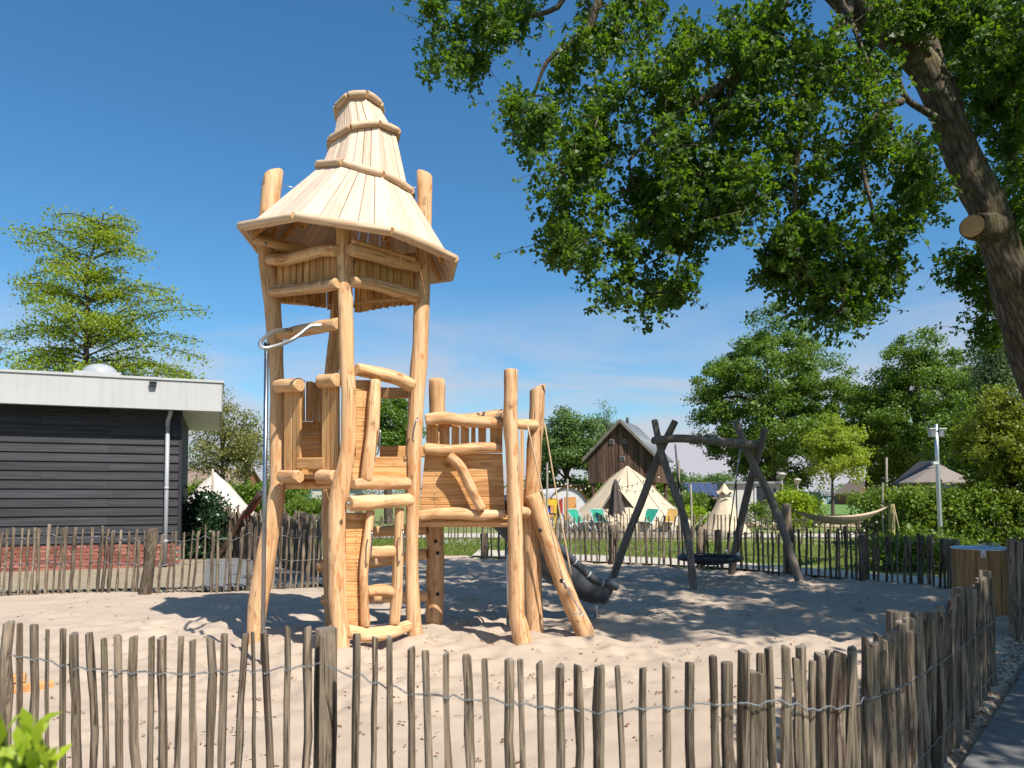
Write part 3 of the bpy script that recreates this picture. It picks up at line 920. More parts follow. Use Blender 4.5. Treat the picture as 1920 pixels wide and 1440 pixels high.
wire(front, [w + Vector((0, 0, random.gauss(0, 0.006))) for w in turn_w], 0.0017, 0.0042, 42)
wire(front, [w - Vector((0, 0, 0.42)) for w in turn_w], 0.0017, 0.0024, 40)
def fence_post(parent, px, ty, w, d, z0=-0.1, lean=0.0, mat='stake', bx=None):
    t = P(px, ty, d)
    b = Vector((t.x - lean if bx is None else bx, d, z0))
    r = w / 2 * PXM(d)
    return log('post', [b, b.lerp(t, 0.5) + Vector((random.gauss(0, r * 0.15), 0, 0)), t], [r * 1.06, r, r * 0.98], mat, parent, n=9, seg=14, wob=0.14, end='stakeend', bevel=0.1)
fence_post(front, 611, 1178, 43, 3.19, lean=0.015)
fence_post(front, 1683, 1145, 41, 3.95)
fence_post(front, 1805, 1103, 37, 5.65)
fence_post(front, 1842, 1080, 22, 6.55)

paling_fence('low spaced paling fence in front of the black shed, its stakes in sunlight', left_line, 0.105, 1.04, 0.03, 0.023, (0.86, 0.47),
             posts=[], lean=(0.05, 0.025), wr=0.004)
lf = bpy.data.objects['paling_fence.001']
t = P(288, 990, 12.15)
log('post', [G(273, 1114) + Vector((0, -0.06, -0.1)), P(278, 1070, 12.1), t], [0.10, 0.085, 0.085], 'stake', lf, n=9, seg=12, wob=0.2, end='stakeend')
paling_fence('shaded dark paling fence along the far edge of the sandpit', back_line, 0.12, 0.90, 0.025, 0.025, (0.86, 0.42), lean=(0.0, 0.03), wr=0.004,
             dense=lambda q: 0.165 - 0.07 * q)
bf = bpy.data.objects['paling_fence.002']
for px, ty, by, w in ((907, 1000, 1051, 14), (1148, 984, 1056, 17), (1313, 988, 1063, 16), (1618, 1003, 1090, 18), (1787, 1012, 1108, 22)):
    g = G(px, by)
    fence_post(bf, px, ty, w, g.y + 0.1)
# short return of fence by the bin, at the picture's right edge
ret = [Vector((5.62, 8.35, 0)), Vector((6.6, 8.9, 0))]
paling_fence('dark paling fence end standing between the walkway and the wooden bin', ret, 0.075, 1.12, 0.02, 0.026, (0.75, 0.35), posts=[(0.02, 1.12, 0.045, 0)], wr=0.004)
ret2 = [Vector((7.65, 11.4, 0)), Vector((9.0, 11.1, 0))]
paling_fence('dark paling fence running on behind the wooden bin', ret2, 0.08, 0.98, 0.02, 0.026, (0.75, 0.35), wr=0.004)
# old dense paling screen behind the left path
scr = [G(398, 1040), G(450, 1047), G(520, 1062), G(600, 1082)]
paling_fence('tall dark close-set paling screen beside the slab path', scr, 0.062, 1.22, 0.05, 0.032, (0.7,), lean=(-0.05, 0.06), wr=0.004, wob=0.03)
# pale fence round the camping terrace
far_line = [Vector((-12, 29.0, 0)), Vector((-3.5, 28.4, 0)), Vector((1.0, 28.2, 0)), Vector((5.0, 27.6, 0)), Vector((9.0, 26.4, 0)), Vector((11.5, 25.0, 0)), Vector((13.0, 22.2, 0))]
paling_fence('pale distant paling fence in front of the tents and terrace', far_line, 0.17, 0.92, 0.03, 0.026, (0.85, 0.4), lean=(0.02, 0.04), wr=0.004)

# ================================================================== THE PLAY TOWER
tower = thing('play_tower', (-1.75, 8.3, 0), 'tall new timber play tower with a pointed board roof, lower deck and grey slide', 'play tower')
def chain(pix, d0, d1):
    """World points for pixel centres (x, y, width), the depth going from d0 at the first to d1 at the last by height."""
    y0, y1 = pix[0][1], pix[-1][1]
    pts, rad = [], []
    for (x, y, w) in pix:
        d = d0 + (d1 - d0) * (y - y0) / (y1 - y0)
        pts.append(P(x, y, d))
        rad.append(w / 2 * PXM(d))
    return pts, rad
def post(pix, d0, d1, slant=None, name='post'):
    pts, rad = chain(pix, d0, d1)
    b = pts[0].copy()
    b.z -= 0.25
    L = [0]
    allp = [b] + pts
    for a, c in zip(allp, allp[1:]):
        L.append(L[-1] + (c - a).length)
    n = 34
    rr = list(np.interp(np.linspace(0, L[-1], n), L, [rad[0]] + rad))
    return log(name, allp, rr, 'log', tower, n=n, seg=16, wob=0.13, slant=slant, bevel=0.12)
# left, front, right and back posts of the tower
post([(478, 1208, 30), (482, 1152, 37), (490, 1093, 38), (500, 1035, 36), (510, 977, 34), (516, 947, 31), (520, 910, 28), (520, 852, 27), (520, 822, 28), (520, 735, 28),
      (517.6, 677, 27), (512, 589, 30), (508, 540, 33), (500, 473, 33), (505, 400, 36), (514, 324, 35)], 8.25, 8.35, slant=((1, 0, 0), 0.45))
post([(641, 1228, 30), (633, 1122, 32), (632, 1064, 32), (631, 1006, 33), (633.5, 947, 34), (637, 925, 35), (641, 905, 34), (646, 881, 30), (652, 837, 28), (653.6, 793, 28), (653.6, 735, 28), (650, 691, 28),
      (649, 618, 28), (646.5, 523, 28), (645, 440, 28), (644, 405, 28)], 7.5, 7.62)
post([(782, 1210, 32), (777, 1181, 29), (774, 1122, 27), (772.5, 1064, 25), (772, 1006, 25), (774, 947, 26), (775.5, 910, 27), (775, 852, 30), (778, 793, 29), (783.5, 706, 31), (788, 647, 30), (790, 573, 30),
      (794, 473, 28), (796, 400, 28), (796, 325, 28)], 8.12, 8.3, slant=((1, 0, 0), -0.35))
post([(622, 1165, 26), (619, 1060, 26), (616, 960, 26), (617, 900, 26), (622, 800, 26), (622, 700, 26), (630, 620, 26), (634, 560, 26), (640, 480, 25)], 9.15, 9.0)
# posts of the low deck, and the leaning log
post([(814, 1173, 33), (816, 1080, 33), (816, 982, 32), (818, 850, 31), (819.6, 710, 30)], 9.2, 9.2, slant=((0, 1, 0), 0.3))
post([(980, 1206, 38), (972, 1165, 31), (969, 1143, 29), (967, 1022, 29), (963, 902, 27), (960, 840, 26), (957, 781, 27), (958, 693, 26)], 8.12, 8.15)
post([(1002, 1187, 34), (999, 1100, 33), (997, 1022, 34), (998, 930, 31), (1001, 861, 28), (1005, 790, 29), (1008, 726, 30)], 8.72, 8.72, slant=((1, 0, 0), 0.5))
post([(1098, 1191, 36), (1070, 1130, 34), (1045, 1065, 33), (1025, 1005, 33), (1008, 955, 33), (997, 928, 30)], 8.5, 8.62)

def DLF(px): return 8.30 + (px - 505) / 140 * (7.52 - 8.30)
def DFR(px): return 7.52 + (px - 645) / 140 * (8.20 - 7.52)
def DLB(px): return 8.35 + (px - 512) / 115 * (9.05 - 8.35)
def DBR(px): return 9.05 + (px - 630) / 155 * (8.25 - 9.05)
def plog(pix, dfun, off=0.0, name='rail_log', par=None, mat='log', **kw):
    """A log over pixel centres (x, y, width) on a face whose depth is dfun(x)."""
    pts = [P(x, y, (dfun(x) if callable(dfun) else dfun) + off) for x, y, w in pix]
    rad = [w / 2 * PXM((dfun(x) if callable(dfun) else dfun) + off) for x, y, w in pix]
    return log(name, pts, rad, mat, par or tower, n=kw.pop('n', max(9, 4 * len(pix) + 1)), **kw)
def pplank(px4, dfun, off=0.0, thick=0.025, mat='plank', name='plank', par=None):
    """A board over four pixel corners on a face; corners a, b are one end, c, d the other."""
    c = [P(x, y, (dfun(x) if callable(dfun) else dfun) + off) for x, y in px4]
    return plank(name, c, thick, mat, par or tower, out=(0, -1, 0))
J = lambda a: random.uniform(-a, a)
# crown rails and the hanging boards under the roof
plog([(505, 488, 22), (540, 487, 23), (575, 478, 23), (605, 470, 24), (632, 471, 22)], DLF, -0.06)
plog([(511, 547, 23), (560, 543, 22), (605, 537, 23), (634, 531, 23)], DLF, -0.06)
plog([(655, 468, 24), (700, 479, 24), (740, 491, 24), (784, 500, 22)], DFR, -0.06)
plog([(660, 527, 23), (705, 535, 22), (745, 545, 24), (783, 556, 24)], DFR, -0.06)
n = 9
for i in range(n):
    a, b = 519 + i * 12.5, 519 + (i + 1) * 12.5 - 1.6 - random.random() * 1.6
    yt = interp((a + b) / 2, [505, 632], [480, 466])
    yb = interp((a + b) / 2, [511, 634], [553, 536])
    pplank([(a + J(1), yb + J(2)), (b + J(1), yb + J(2)), (b + J(1), yt), (a + J(1), yt)], DLF, 0.06)
    a, b = 664 + i * 12.6, 664 + (i + 1) * 12.6 - 1.6 - random.random() * 1.6
    yt = interp((a + b) / 2, [655, 784], [462, 496])
    yb = interp((a + b) / 2, [660, 783], [532, 562])
    pplank([(a + J(1), yb + J(2)), (b + J(1), yb + J(2)), (b + J(1), yt), (a + J(1), yt)], DFR, 0.06)
for i in range(9):
    a, b = 524 + i * 11.4, 524 + (i + 1) * 11.4 - 1.2 - random.random() * 1.3
    m = (a + b) / 2
    yb = interp(m, [524, 560, 600, 626], [566, 568, 576, 581])
    pplank([(a, yb + J(1)), (b, yb + J(1)), (b, 470), (a, 470)], DLB, 0.0)
    a, b = 664 + i * 12.8, 664 + (i + 1) * 12.8 - 1.2 - random.random() * 1.4
    m = (a + b) / 2
    yb = interp(m, [664, 700, 745, 780], [587, 580, 573, 571])
    pplank([(a, yb + J(1)), (b, yb + J(1)), (b, 480), (a, 480)], DBR, 0.0)
plog([(518, 560, 18), (600, 566, 18)], DLB, 0.08)
plog([(668, 570, 18), (780, 560, 18)], DBR, 0.08)
plog([(515, 480, 18), (620, 496, 18)], DLB, 0.1)
plog([(668, 492, 18), (788, 482, 18)], DBR, 0.1)
# beams under the eaves
plog([(478, 447, 19), (530, 461, 20), (575, 470, 19)], lambda x: 8.2, 0.0, name='beam')
plog([(660, 452, 10), (720, 470, 10), (778, 487, 10)], DFR, -0.1, name='batten')
# mid rail with the galvanised fireman's pole
plog([(523, 628, 20), (565, 620, 24), (600, 613, 25), (634, 608, 24)], DLF, -0.02)
pd = 7.25
loop = [P(545, 620, 7.95), P(525, 619, 7.75), P(513, 622, 7.6), P(498, 632, 7.35), P(488, 642, 7.22), P(490, 651, 7.18), P(503, 652, 7.2), P(525, 646, 7.3), P(545, 638, 7.42), P(562, 627, 7.5),
        P(574, 617, 7.56), P(585, 611, 7.6), P(609, 610, 7.66)]
tube('pole_bracket', loop, 0.02, 'steel', tower, n=60, seg=10)
tube('fireman_pole', [P(500, 648, 7.2), P(492, 1241, 7.2) - Vector((0, 0, 0.1))], 0.0215, 'steel_dark', tower, n=3, seg=14)
disc('pole_cap', P(500, 648, 7.2), (0, 0, 1), 0.03, 0.03, 'black', tower)
# door cheeks of the cabin, left face
for (xs_, top, bot) in (((532, 547, 562), (517, 563, 722), (526, 562, 894)), ((603, 618, 634), (599, 633, 713), (596, 630, 894))):
    plog([(top[0] + 2, top[2] + 2, 27), (top[1], top[2], 27)], DLF, -0.05, name='stub_log')
    plog([(bot[0] + 2, bot[2], 26), (bot[1], bot[2], 26)], DLF, -0.05, name='stub_log')
    for a, b in ((xs_[0], xs_[1] - 0.5), (xs_[1] + 0.3, xs_[2])):
        pplank([(a, 884), (b, 884), (b + J(1), top[2] + 4), (a + J(1), top[2] + 4)], DLF, 0.03)
pplank([(556, 880), (556, 858), (606, 858), (606, 880)], DLF, 0.02, 0.04, name='sill')
for (a, b, y0, y1) in ((560, 573, 790, 713), (576, 587, 790, 715), (589, 600, 792, 717), (602, 606, 856, 720)):
    pplank([(a, y0), (b, y0), (b + J(1), y1), (a, y1)], DLB, 0.0)
for k, (y0, y1) in enumerate(((812, 791), (830, 813), (843, 831), (859, 844), (876, 860), (893, 877))):
    pplank([(545, y0 + 0.4), (545, y1 - 0.3), (610, y1 - 0.3), (610, y0 + 0.4)], DLB, 0.03)
# front-right face: climbing opening, stacked short boards, rails
plog([(668, 692, 24), (700, 699, 26), (740, 708, 26), (774, 724, 24)], DFR, -0.06)
ys_ = [(713, 732), (733, 748), (749, 764), (765, 785), (786, 799), (800, 822), (823, 838), (839, 857)]
for k, (y0, y1) in enumerate(ys_):
    pplank([(667, y1 + 0.45), (667, y0 - 0.45), (698 - k * 1.2, y0 - 0.45), (698 - k * 1.2, y1 + 0.45)], DFR, 0.02)
for (y0, y1, x0, x1) in ((857, 876, 663, 762), (877, 897, 661, 762)):
    pplank([(x0, y1 + 0.47), (x0, y0 - 0.47), (x1, y0 - 0.47), (x1, y1 + 0.47)], DFR, 0.02)
plog([(704, 712, 19), (701, 760, 24), (699, 810, 26), (692, 860, 24), (686, 902, 20)], DFR, -0.10, name='upright_log')
plog([(661, 907, 21), (710, 906, 24), (767, 906, 22)], DFR, -0.08)
plog([(655, 944, 30), (690, 943, 28), (730, 939, 25), (771, 938, 24)], DFR, -0.12)
ys_ = [(962, 975), (976, 997), (998, 1019), (1020, 1050), (1051, 1068), (1069, 1091), (1092, 1119), (1120, 1144), (1145, 1166), (1167, 1176)]
for k, (y0, y1) in enumerate(ys_):
    xr = interp(y0, [960, 1020, 1100, 1180], [686, 678, 676, 676])
    pplank([(648, y1 + 0.45), (649, y0 - 0.45), (xr + 8, y0 - 0.45), (xr + 6, y1 + 0.45)], DFR, 0.02)
plog([(695, 957, 16), (689, 1010, 17), (683, 1060, 17), (683, 1110, 17), (685, 1175, 18)], DFR, -0.06, name='upright_log')
plog([(749, 952, 18), (748, 1010, 19), (746, 1060, 22), (744, 1110, 23), (739, 1171, 20)], DFR, -0.06, name='upright_log')
plog([(688, 1036, 22), (720, 1035, 24), (752, 1034, 22)], DFR, -0.02, name='rung')
plog([(686, 1109, 22), (715, 1107, 23), (746, 1111, 20)], DFR, -0.02, name='rung')
plog([(650, 1183, 24), (690, 1190, 28), (730, 1186, 26), (768, 1172, 22)], DFR, -0.06)
for (x0, y0, x1, y1, bx) in ((710, 804, 706, 852, 7), (783, 784, 776, 828, -6), (696, 995, 694, 1044, 3), (754, 993, 754, 1041, 5)):
    d = DFR(x0) - 0.2
    tube('handle', [P(x0, y0, d), P(x0 + bx * 0.4, y0 + 4, d - 0.05), P((x0 + x1) / 2 + bx * 0.6, (y0 + y1) / 2, d - 0.06), P(x1 + bx * 0.4, y1 - 4, d - 0.05), P(x1, y1, d)], 0.0085, 'steel_dark', tower, seg=8)
# floor, inner rails and lower braces
def deck(poly, z, nb, name='floor_board', thick=0.04):
    a, b, c, d = [Vector(v) for v in poly]
    for i in range(nb):
        t0, t1 = i / nb, (i + 1) / nb - 0.012
        plank(name, [a.lerp(d, t0), a.lerp(d, t1), b.lerp(c, t1), b.lerp(c, t0)], thick, 'plank', tower, out=(0, 0, 1))
zf = 1.83
deck([(-2.72, 8.36, zf), (-1.72, 7.62, zf), (-1.08, 8.2, zf), (-2.1, 9.0, zf)], zf, 9)
log('joist', [(-2.7, 8.35, zf - 0.1), (-1.06, 8.25, zf - 0.1)], 0.055, 'log', tower)
log('joist', [(-1.7, 7.66, zf - 0.1), (-2.1, 9.0, zf - 0.1)], 0.055, 'log', tower)
pplank([(712, 747), (712, 726), (770, 727), (770, 746)], DBR, 0.1, 0.04)
pplank([(712, 858), (712, 836), (796, 836), (796, 857)], lambda x: 8.75, 0, 0.04)
pplank([(712, 884), (712, 861), (770, 861), (770, 884)], lambda x: 8.78, 0, 0.04)
plog([(595, 1062, 24), (690, 1054, 24), (800, 1038, 22)], lambda x: 9.15, 0.0, name='brace_log')
plog([(603, 1126, 20), (690, 1122, 20), (803, 1117, 20)], lambda x: 9.12, 0.0, name='brace_log')
plog([(640, 1000, 20), (800, 992, 22)], lambda x: 9.1, 0.05, name='brace_log')
# low deck: board front, pickets, logs, floor
for k, (y0, y1) in enumerate(((851, 876), (877, 893), (894, 905), (906, 932), (933, 946), (947, 962))):
    xl0, xl1 = interp(y0, [850, 965], [797, 786]), interp(y1, [850, 965], [797, 786])
    xr0, xr1 = interp(y0, [850, 965], [942, 947]), interp(y1, [850, 965], [942, 947])
    sl = (0, -2, 0, -3, -1.5, 0)[k]
    s2 = (-2, 0, -3, -1.5, 0, 0)[k]
    pplank([(xl1, y1 + 0.47 - s2), (xl0, y0 - 0.47 - sl), (xr0, y0 - 0.47 + sl), (xr1, y1 + 0.47 + s2)], 8.36, 0, 0.03)
for (a, b) in ((799, 821), (824, 831), (829, 843), (846, 861), (863, 872), (868, 879), (883, 892), (897, 911), (919, 942)):
    pplank([(a, 845), (b, 845), (b + J(1), 786), (a + J(1), 786)], 8.38 + random.random() * 0.02, 0.0, 0.022, name='picket')
plog([(798, 788, 24), (830, 783, 23), (870, 789, 22), (910, 792, 23), (943, 793, 20)], 8.28, 0)
plog([(795, 841, 22), (850, 844, 22), (900, 840, 21), (942, 839, 22)], 8.28, 0)
plog([(784, 969, 18), (815, 963, 22), (860, 963, 22), (900, 966, 20), (949, 963, 16)], 8.28, 0)
plog([(842, 854, 18), (862, 873, 20), (880, 910, 20), (904, 956, 18)], 8.26, -0.05, name='brace_log')
deck([(-1.02, 8.42, 1.38), (0.08, 8.42, 1.38), (0.15, 9.25, 1.38), (-0.95, 9.25, 1.38)], 1.38, 8)
log('joist', [(-1.1, 8.5, 1.3), (0.1, 8.5, 1.3)], 0.05, 'log', tower)
log('joist', [(-1.1, 9.15, 1.3), (0.2, 9.15, 1.3)], 0.05, 'log', tower)
plog([(820, 792, 22), (880, 786, 22), (945, 778, 22)], 9.12, 0)
plog([(960, 795, 20), (1004, 797, 20)], lambda x: 8.3 + (x - 960) / 44 * 0.35, 0)
plog([(972, 958, 20), (988, 962, 20)], lambda x: 8.2 + (x - 972) / 16 * 0.2, 0)
for k in range(5):
    d0 = 8.28 + k * 0.085
    plank('plank', [(P(980, 950, d0)), (P(980, 950, d0) + Vector((0.012, 0.08, 0))), (P(980, 806, d0) + Vector((0.012, 0.08, 0))), P(980, 806, d0)], 0.025, 'plank', tower, out=(1, 0, 0))
for (x, y, d) in ((1013, 994, 8.42), (1053, 1089, 8.38)):
    disc('bolt_cap', P(x, y, d - 0.02), (0, -1, 0), 0.024, 0.03, 'black', tower)
for (x, y) in ((817, 1015), (821, 1037), (821, 1114)):
    disc('bolt_cap', P(x, y, 9.1), (0, -1, 0), 0.022, 0.03, 'black', tower)
for (x, y, d) in ((498, 457, 8.1), (619, 571, 8.85), (664, 575, 8.78), (655, 692, 7.8), (653, 944, 7.35), (775, 735, 8.25)):
    disc('bolt_cap', P(x, y, d), (0, -1, 0), 0.018, 0.025, 'steel_dark', tower)
# climbing ropes with chain ends
def chain_mesh(a, b, link_len=0.035, r=0.004, mat='steel', par=None, name='chain'):
    a, b = Vector(a), Vector(b)
    u = (b - a).normalized()
    n = max(2, int((b - a).length / (link_len * 0.75)))
    V, F = [], []
    s1 = u.orthogonal().normalized()
    s2 = u.cross(s1)
    for i in range(n):
        c = a.lerp(b, (i + 0.5) / n)
        s = s1 if i % 2 else s2
        ring = []
        for k in range(8):
            an = 2 * math.pi * k / 8
            ring.append(c + u * (math.cos(an) * link_len * 0.5) + s * (math.sin(an) * link_len * 0.3))
        v, f = tube_geo(ring, [r] * 8, 4, closed=True)
        o = len(V)
        V += v
        F += [tuple(q + o for q in t) for t in f]
    return mesh_at(name, V, F, mat, par or tower, True)
r1 = [P(989, 797, 8.35), P(1020, 935, 8.33), P(1056, 1090, 8.32)]
tube('climbing_rope', r1, 0.009, 'rope', tower, n=12, seg=8)
chain_mesh(P(1056, 1090, 8.32), P(1090, 1150, 8.33))
chain_mesh(P(1076, 1150, 8.34), P(1094, 1152, 8.34))
tube('climbing_rope', [P(1021, 793, 8.6), P(1044, 930, 8.55), P(1071, 1078, 8.5)], 0.009, 'rope', tower, n=12, seg=8)
tube('rope_sleeve', [P(1055, 1086, 8.315), P(1061, 1104, 8.315)], 0.013, 'steel_dark', tower, n=2)

# the roof: four rings of rim logs, boards between them
TH0 = [3.665, 3.661, 3.769, 3.642]
RING = [(-1.81, 8.37, 1.224, 4.335, -0.116, 0.04), (-1.668, 8.398, 0.556, 5.169, -0.248, 0.065), (-1.701, 8.398, 0.404, 5.661, 0.246, 0.035), (-1.756, 8.401, 0.263, 6.003, 0.174, -0.29)]
def ring_pts(k, dr=0.0, dz=0.0):
    cx, cy, R, z0, a, b = RING[k]
    o = []
    for i in range(8):
        an = TH0[k] + i * math.pi / 4
        dx, dy = (R + dr) * math.cos(an), (R + dr) * math.sin(an)
        o.append(Vector((cx + dx, cy + dy, z0 + a * dx + b * dy + dz)))
    return o
roofc = [Vector((r[0], r[1], r[3])) for r in RING]
V, F = [], []
for i in range(8):                                      # rafters
    path = [ring_pts(k, -0.09 if k else -0.14, -0.05)[i] for k in range(4)]
    v, f = tube_geo(path, [0.03] * 4, 6)
    o = len(V)
    V += v
    F += [tuple(q + o for q in t) for t in f]
roof = mesh_at('roof', V, F, 'plank', tower, True)
screws_V, screws_F = [], []
def screw(p, nrm, r=0.006):
    nrm = Vector(nrm).normalized()
    x = nrm.orthogonal().normalized()
    y = nrm.cross(x)
    o = len(screws_V)
    for k in range(6):
        a = k * math.pi / 3
        screws_V.append(p + nrm * 0.0015 + x * math.cos(a) * r + y * math.sin(a) * r)
    screws_F.append(tuple(range(o, o + 6)))
for k in range(3):
    lo, hi = ring_pts(k, -0.035, -0.015), ring_pts(k + 1, -0.03, 0.0)
    if k < 2:
        hi = [h + (h - l).normalized() * 0.05 for l, h in zip(lo, hi)]
    nb = (5, 4, 3)[k]
    for i in range(8):
        a, b, c, d = lo[i], lo[(i + 1) % 8], hi[(i + 1) % 8], hi[i]
        cuts = np.cumsum([0] + list(rng.uniform(0.75, 1.25, nb)))
        cuts = cuts / cuts[-1]
        cuts2 = np.cumsum([0] + list(rng.uniform(0.85, 1.15, nb)))
        cuts2 = cuts2 / cuts2[-1]
        outv = (a + b) / 2 - Vector((RING[k][0], RING[k][1], 0))
        for j in range(nb):
            g = 0.0025
            w0, w1 = (b - a).length, (c - d).length
            q = [a.lerp(b, cuts[j] + g / w0), a.lerp(b, cuts[j + 1] - g / w0), d.lerp(c, cuts2[j + 1] - g / w1), d.lerp(c, cuts2[j] + g / w1)]
            up = Vector((outv.x, outv.y, 0.5))
            sh = up.normalized() * random.uniform(-0.004, 0.004)
            o = plank('roof_board', [v + sh for v in q], 0.02, 'roofplank', roof, out=up)
            nrm = (q[1] - q[0]).cross(q[3] - q[0]).normalized()
            if nrm.dot(up) < 0:
                nrm = -nrm
            for (u_, t_) in ((0.25, 0.09), (0.75, 0.085), (0.28, 0.9), (0.72, 0.9)):
                screw(q[0].lerp(q[1], u_).lerp(q[3].lerp(q[2], u_), t_) + sh, nrm)
for k in range(4):
    ps = ring_pts(k, 0.0, 0.012 if k == 0 else 0.005)
    r = (0.043, 0.042, 0.038, 0.042)[k]
    for i in range(8):
        a, b = ps[i], ps[(i + 1) % 8]
        u = (b - a).normalized()
        sg = Vector((0, 0, random.uniform(-0.012, 0.012)))
        log('rim_log', [a + u * 0.004, a.lerp(b, 0.5) + sg, b - u * 0.004], [r * random.uniform(0.9, 1.05), r * 1.06, r * random.uniform(0.88, 1.02)], 'rooflog', roof, n=9, seg=12, wob=0.14, bevel=0.12)
stuff(mesh_at('screw_heads', screws_V, screws_F, 'steel_dark', roof))
# lid boards closing the top
tp = ring_pts(3, -0.02, -0.02)
for j in range(4):
    plank('roof_board', [tp[(j) % 8].lerp(tp[(7 - j) % 8], 0.0), tp[j + 1], tp[(6 - j) % 8], tp[(7 - j) % 8]], 0.02, 'roofplank', roof, out=(0, 0, 1)) if j < 3 else None
# guy wires from post tops to the roof
tube('guy_wire', [P(526, 347, 8.3), P(552, 352, 8.3)], 0.004, 'steel', tower, n=2, seg=5)
tube('guy_wire', [P(768, 349, 8.3), P(784, 353, 8.3)], 0.004, 'steel', tower, n=2, seg=5)
# screws on the low deck's boards
screws_V, screws_F = [], []
for (y0, y1) in ((851, 876), (877, 893), (894, 905), (906, 932), (933, 946), (947, 962)):
    for x in (816, 925):
        for q in (0.25, 0.75):
            screw(P(x + J(3), y0 + (y1 - y0) * q, 8.357), (0, -1, 0), 0.006)
for (y0, y1) in ((713, 732), (733, 748), (749, 764), (765, 785), (786, 799), (800, 822), (823, 838), (839, 857), (962, 975), (976, 997), (998, 1019), (1020, 1050), (1051, 1068), (1069, 1091), (1092, 1119), (1120, 1144), (1145, 1166)):
    x = 681 if y0 < 900 else 668
    for q in (0.3, 0.7):
        screw(P(x + J(2), y0 + (y1 - y0) * q, DFR(x) + 0.012), (0.5, -0.85, 0), 0.006)
stuff(mesh_at('screw_heads', screws_V, screws_F, 'steel_dark', tower))

# the slide
sp = smooth_path([P(893, 955, 9.25), P(925, 978, 9.3), P(970, 1022, 9.45), P(1018, 1070, 9.65), P(1062, 1106, 9.85), P(1098, 1124, 9.95), P(1124, 1128, 10.0)], 40)
hw, dep = 0.29, 0.27
V, F = [], []
prof = [(-1.0, 1.0), (-0.98, 0.55), (-0.82, 0.15), (-0.5, 0.0), (0, -0.03), (0.5, 0.0), (0.82, 0.15), (0.98, 0.55), (1.0, 1.0)]
rimL, rimR = [], []
for i, p in enumerate(sp):
    t = (sp[min(i + 1, len(sp) - 1)] - sp[max(i - 1, 0)]).normalized()
    side = Vector((t.y, -t.x, 0)).normalized()
    up = side.cross(t).normalized()
    if up.z < 0:
        up = -up
    for (u, v) in prof:
        V.append(p + side * (u * hw) + up * (v * dep))
    for (u, v) in reversed(prof):
        V.append(p + side * (u * (hw + 0.012)) + up * (v * dep - 0.02))
    rimL.append(p - side * hw + up * dep)
    rimR.append(p + side * hw + up * dep)
m = len(prof) * 2
for i in range(len(sp) - 1):
    for k in range(m):
        k2 = (k + 1) % m
        F.append((i * m + k, i * m + k2, (i + 1) * m + k2, (i + 1) * m + k))
F.append(tuple(range(m)))
F.append(tuple(range((len(sp) - 1) * m, len(sp) * m))[::-1])
slide = mesh_at('slide', V, F, 'slide', tower, True)
end = []
c = (rimL[-1] + rimR[-1]) / 2
t = (sp[-1] - sp[-2]).normalized()
for k in range(1, 8):
    a = math.pi * k / 8
    end.append(c + (rimL[-1] - c) * math.cos(a) + t * (math.sin(a) * 0.16) - Vector((0, 0, 0.05 * math.sin(a))))
rim = rimL[3:] + end + list(reversed(rimR[3:]))
tube('slide_rim', rim, 0.052, 'slide', slide, seg=12, smoothp=False)
# rounded nose that closes the slide's end
V, F = [], []
for k in range(9):
    a = math.pi * k / 8
    o = c + (rimL[-1] - c) * math.cos(a) + t * (math.sin(a) * 0.16) - Vector((0, 0, 0.05 * math.sin(a)))
    for q in (0, 0.5, 1):
        V.append(o.lerp(sp[-1] - Vector((0, 0, 0.0)) + (o - c) * 0.5, q) - Vector((0, 0, 0.0)))
for k in range(8):
    for q in range(2):
        F.append((k * 3 + q, k * 3 + q + 1, (k + 1) * 3 + q + 1, (k + 1) * 3 + q))
mesh_at('slide_nose', V, F, 'slide', slide, True)
for i in (24, 30, 36):
    for rl in (rimL, rimR):
        a = (rl[i + 1] - rl[i]).normalized()
        tube('slide_band', [rl[i], rl[i] + a * 0.02], 0.055, 'pipe', slide, n=2, seg=12)
for (px, py, ty, d) in ((1118, 1155, 1112, 10.05), (953, 1168, 1025, 9.35)):
    b = P(px, py, d)
    tube('slide_leg', [Vector((b.x, d, -0.15)), P(px, ty, d)], 0.024, 'steel', slide, n=2, seg=10)

# ================================================================== SWING
swing = thing('basket_swing', (4.0, 14.3, 0), 'weathered grey log swing frame with crossed legs and a round black basket seat', 'swing')
def slog(pix, d0, d1, name='leg', r=None):
    pts, rad = chain(pix, d0, d1)
    if pix[0][1] > 1000:
        pts[0] = pts[0] - Vector((0, 0, 0.15))
    return log(name, pts, rad, 'oldlog', swing, n=17, seg=14, wob=0.12, end='oldlog', bevel=0.15)
slog([(1143, 1084, 14), (1175, 1010, 15), (1207, 930, 15), (1237, 850, 14), (1266, 789, 13)], 14.7, 13.75)
slog([(1302, 1105, 14), (1293, 1030, 15), (1279, 960, 15), (1256, 897, 14), (1238, 840, 13), (1227, 788, 12)], 12.9, 14.0)
slog([(1503, 1091, 15), (1470, 998, 15), (1440, 924, 15), (1404, 852, 14), (1379, 789, 13)], 13.9, 14.9)
slog([(1369, 1074, 13), (1388, 984, 14), (1411, 887, 14), (1424, 845, 13), (1435, 804, 13)], 15.5, 14.5)
slog([(1225, 826, 15), (1265, 822, 16), (1311, 824, 16), (1364, 830, 17), (1424, 836, 16)], 13.9, 14.75, name='crossbeam')
bc = P(1331, 1046, 14.3)
R = 0.575
ringp = [bc + Vector((math.cos(a) * R, math.sin(a) * R, 0)) for a in np.linspace(0, 2 * math.pi, 40, endpoint=False)]
seat = tube('basket_ring', ringp, 0.045, 'black', swing, seg=10, closed=True)
V, F = [], []
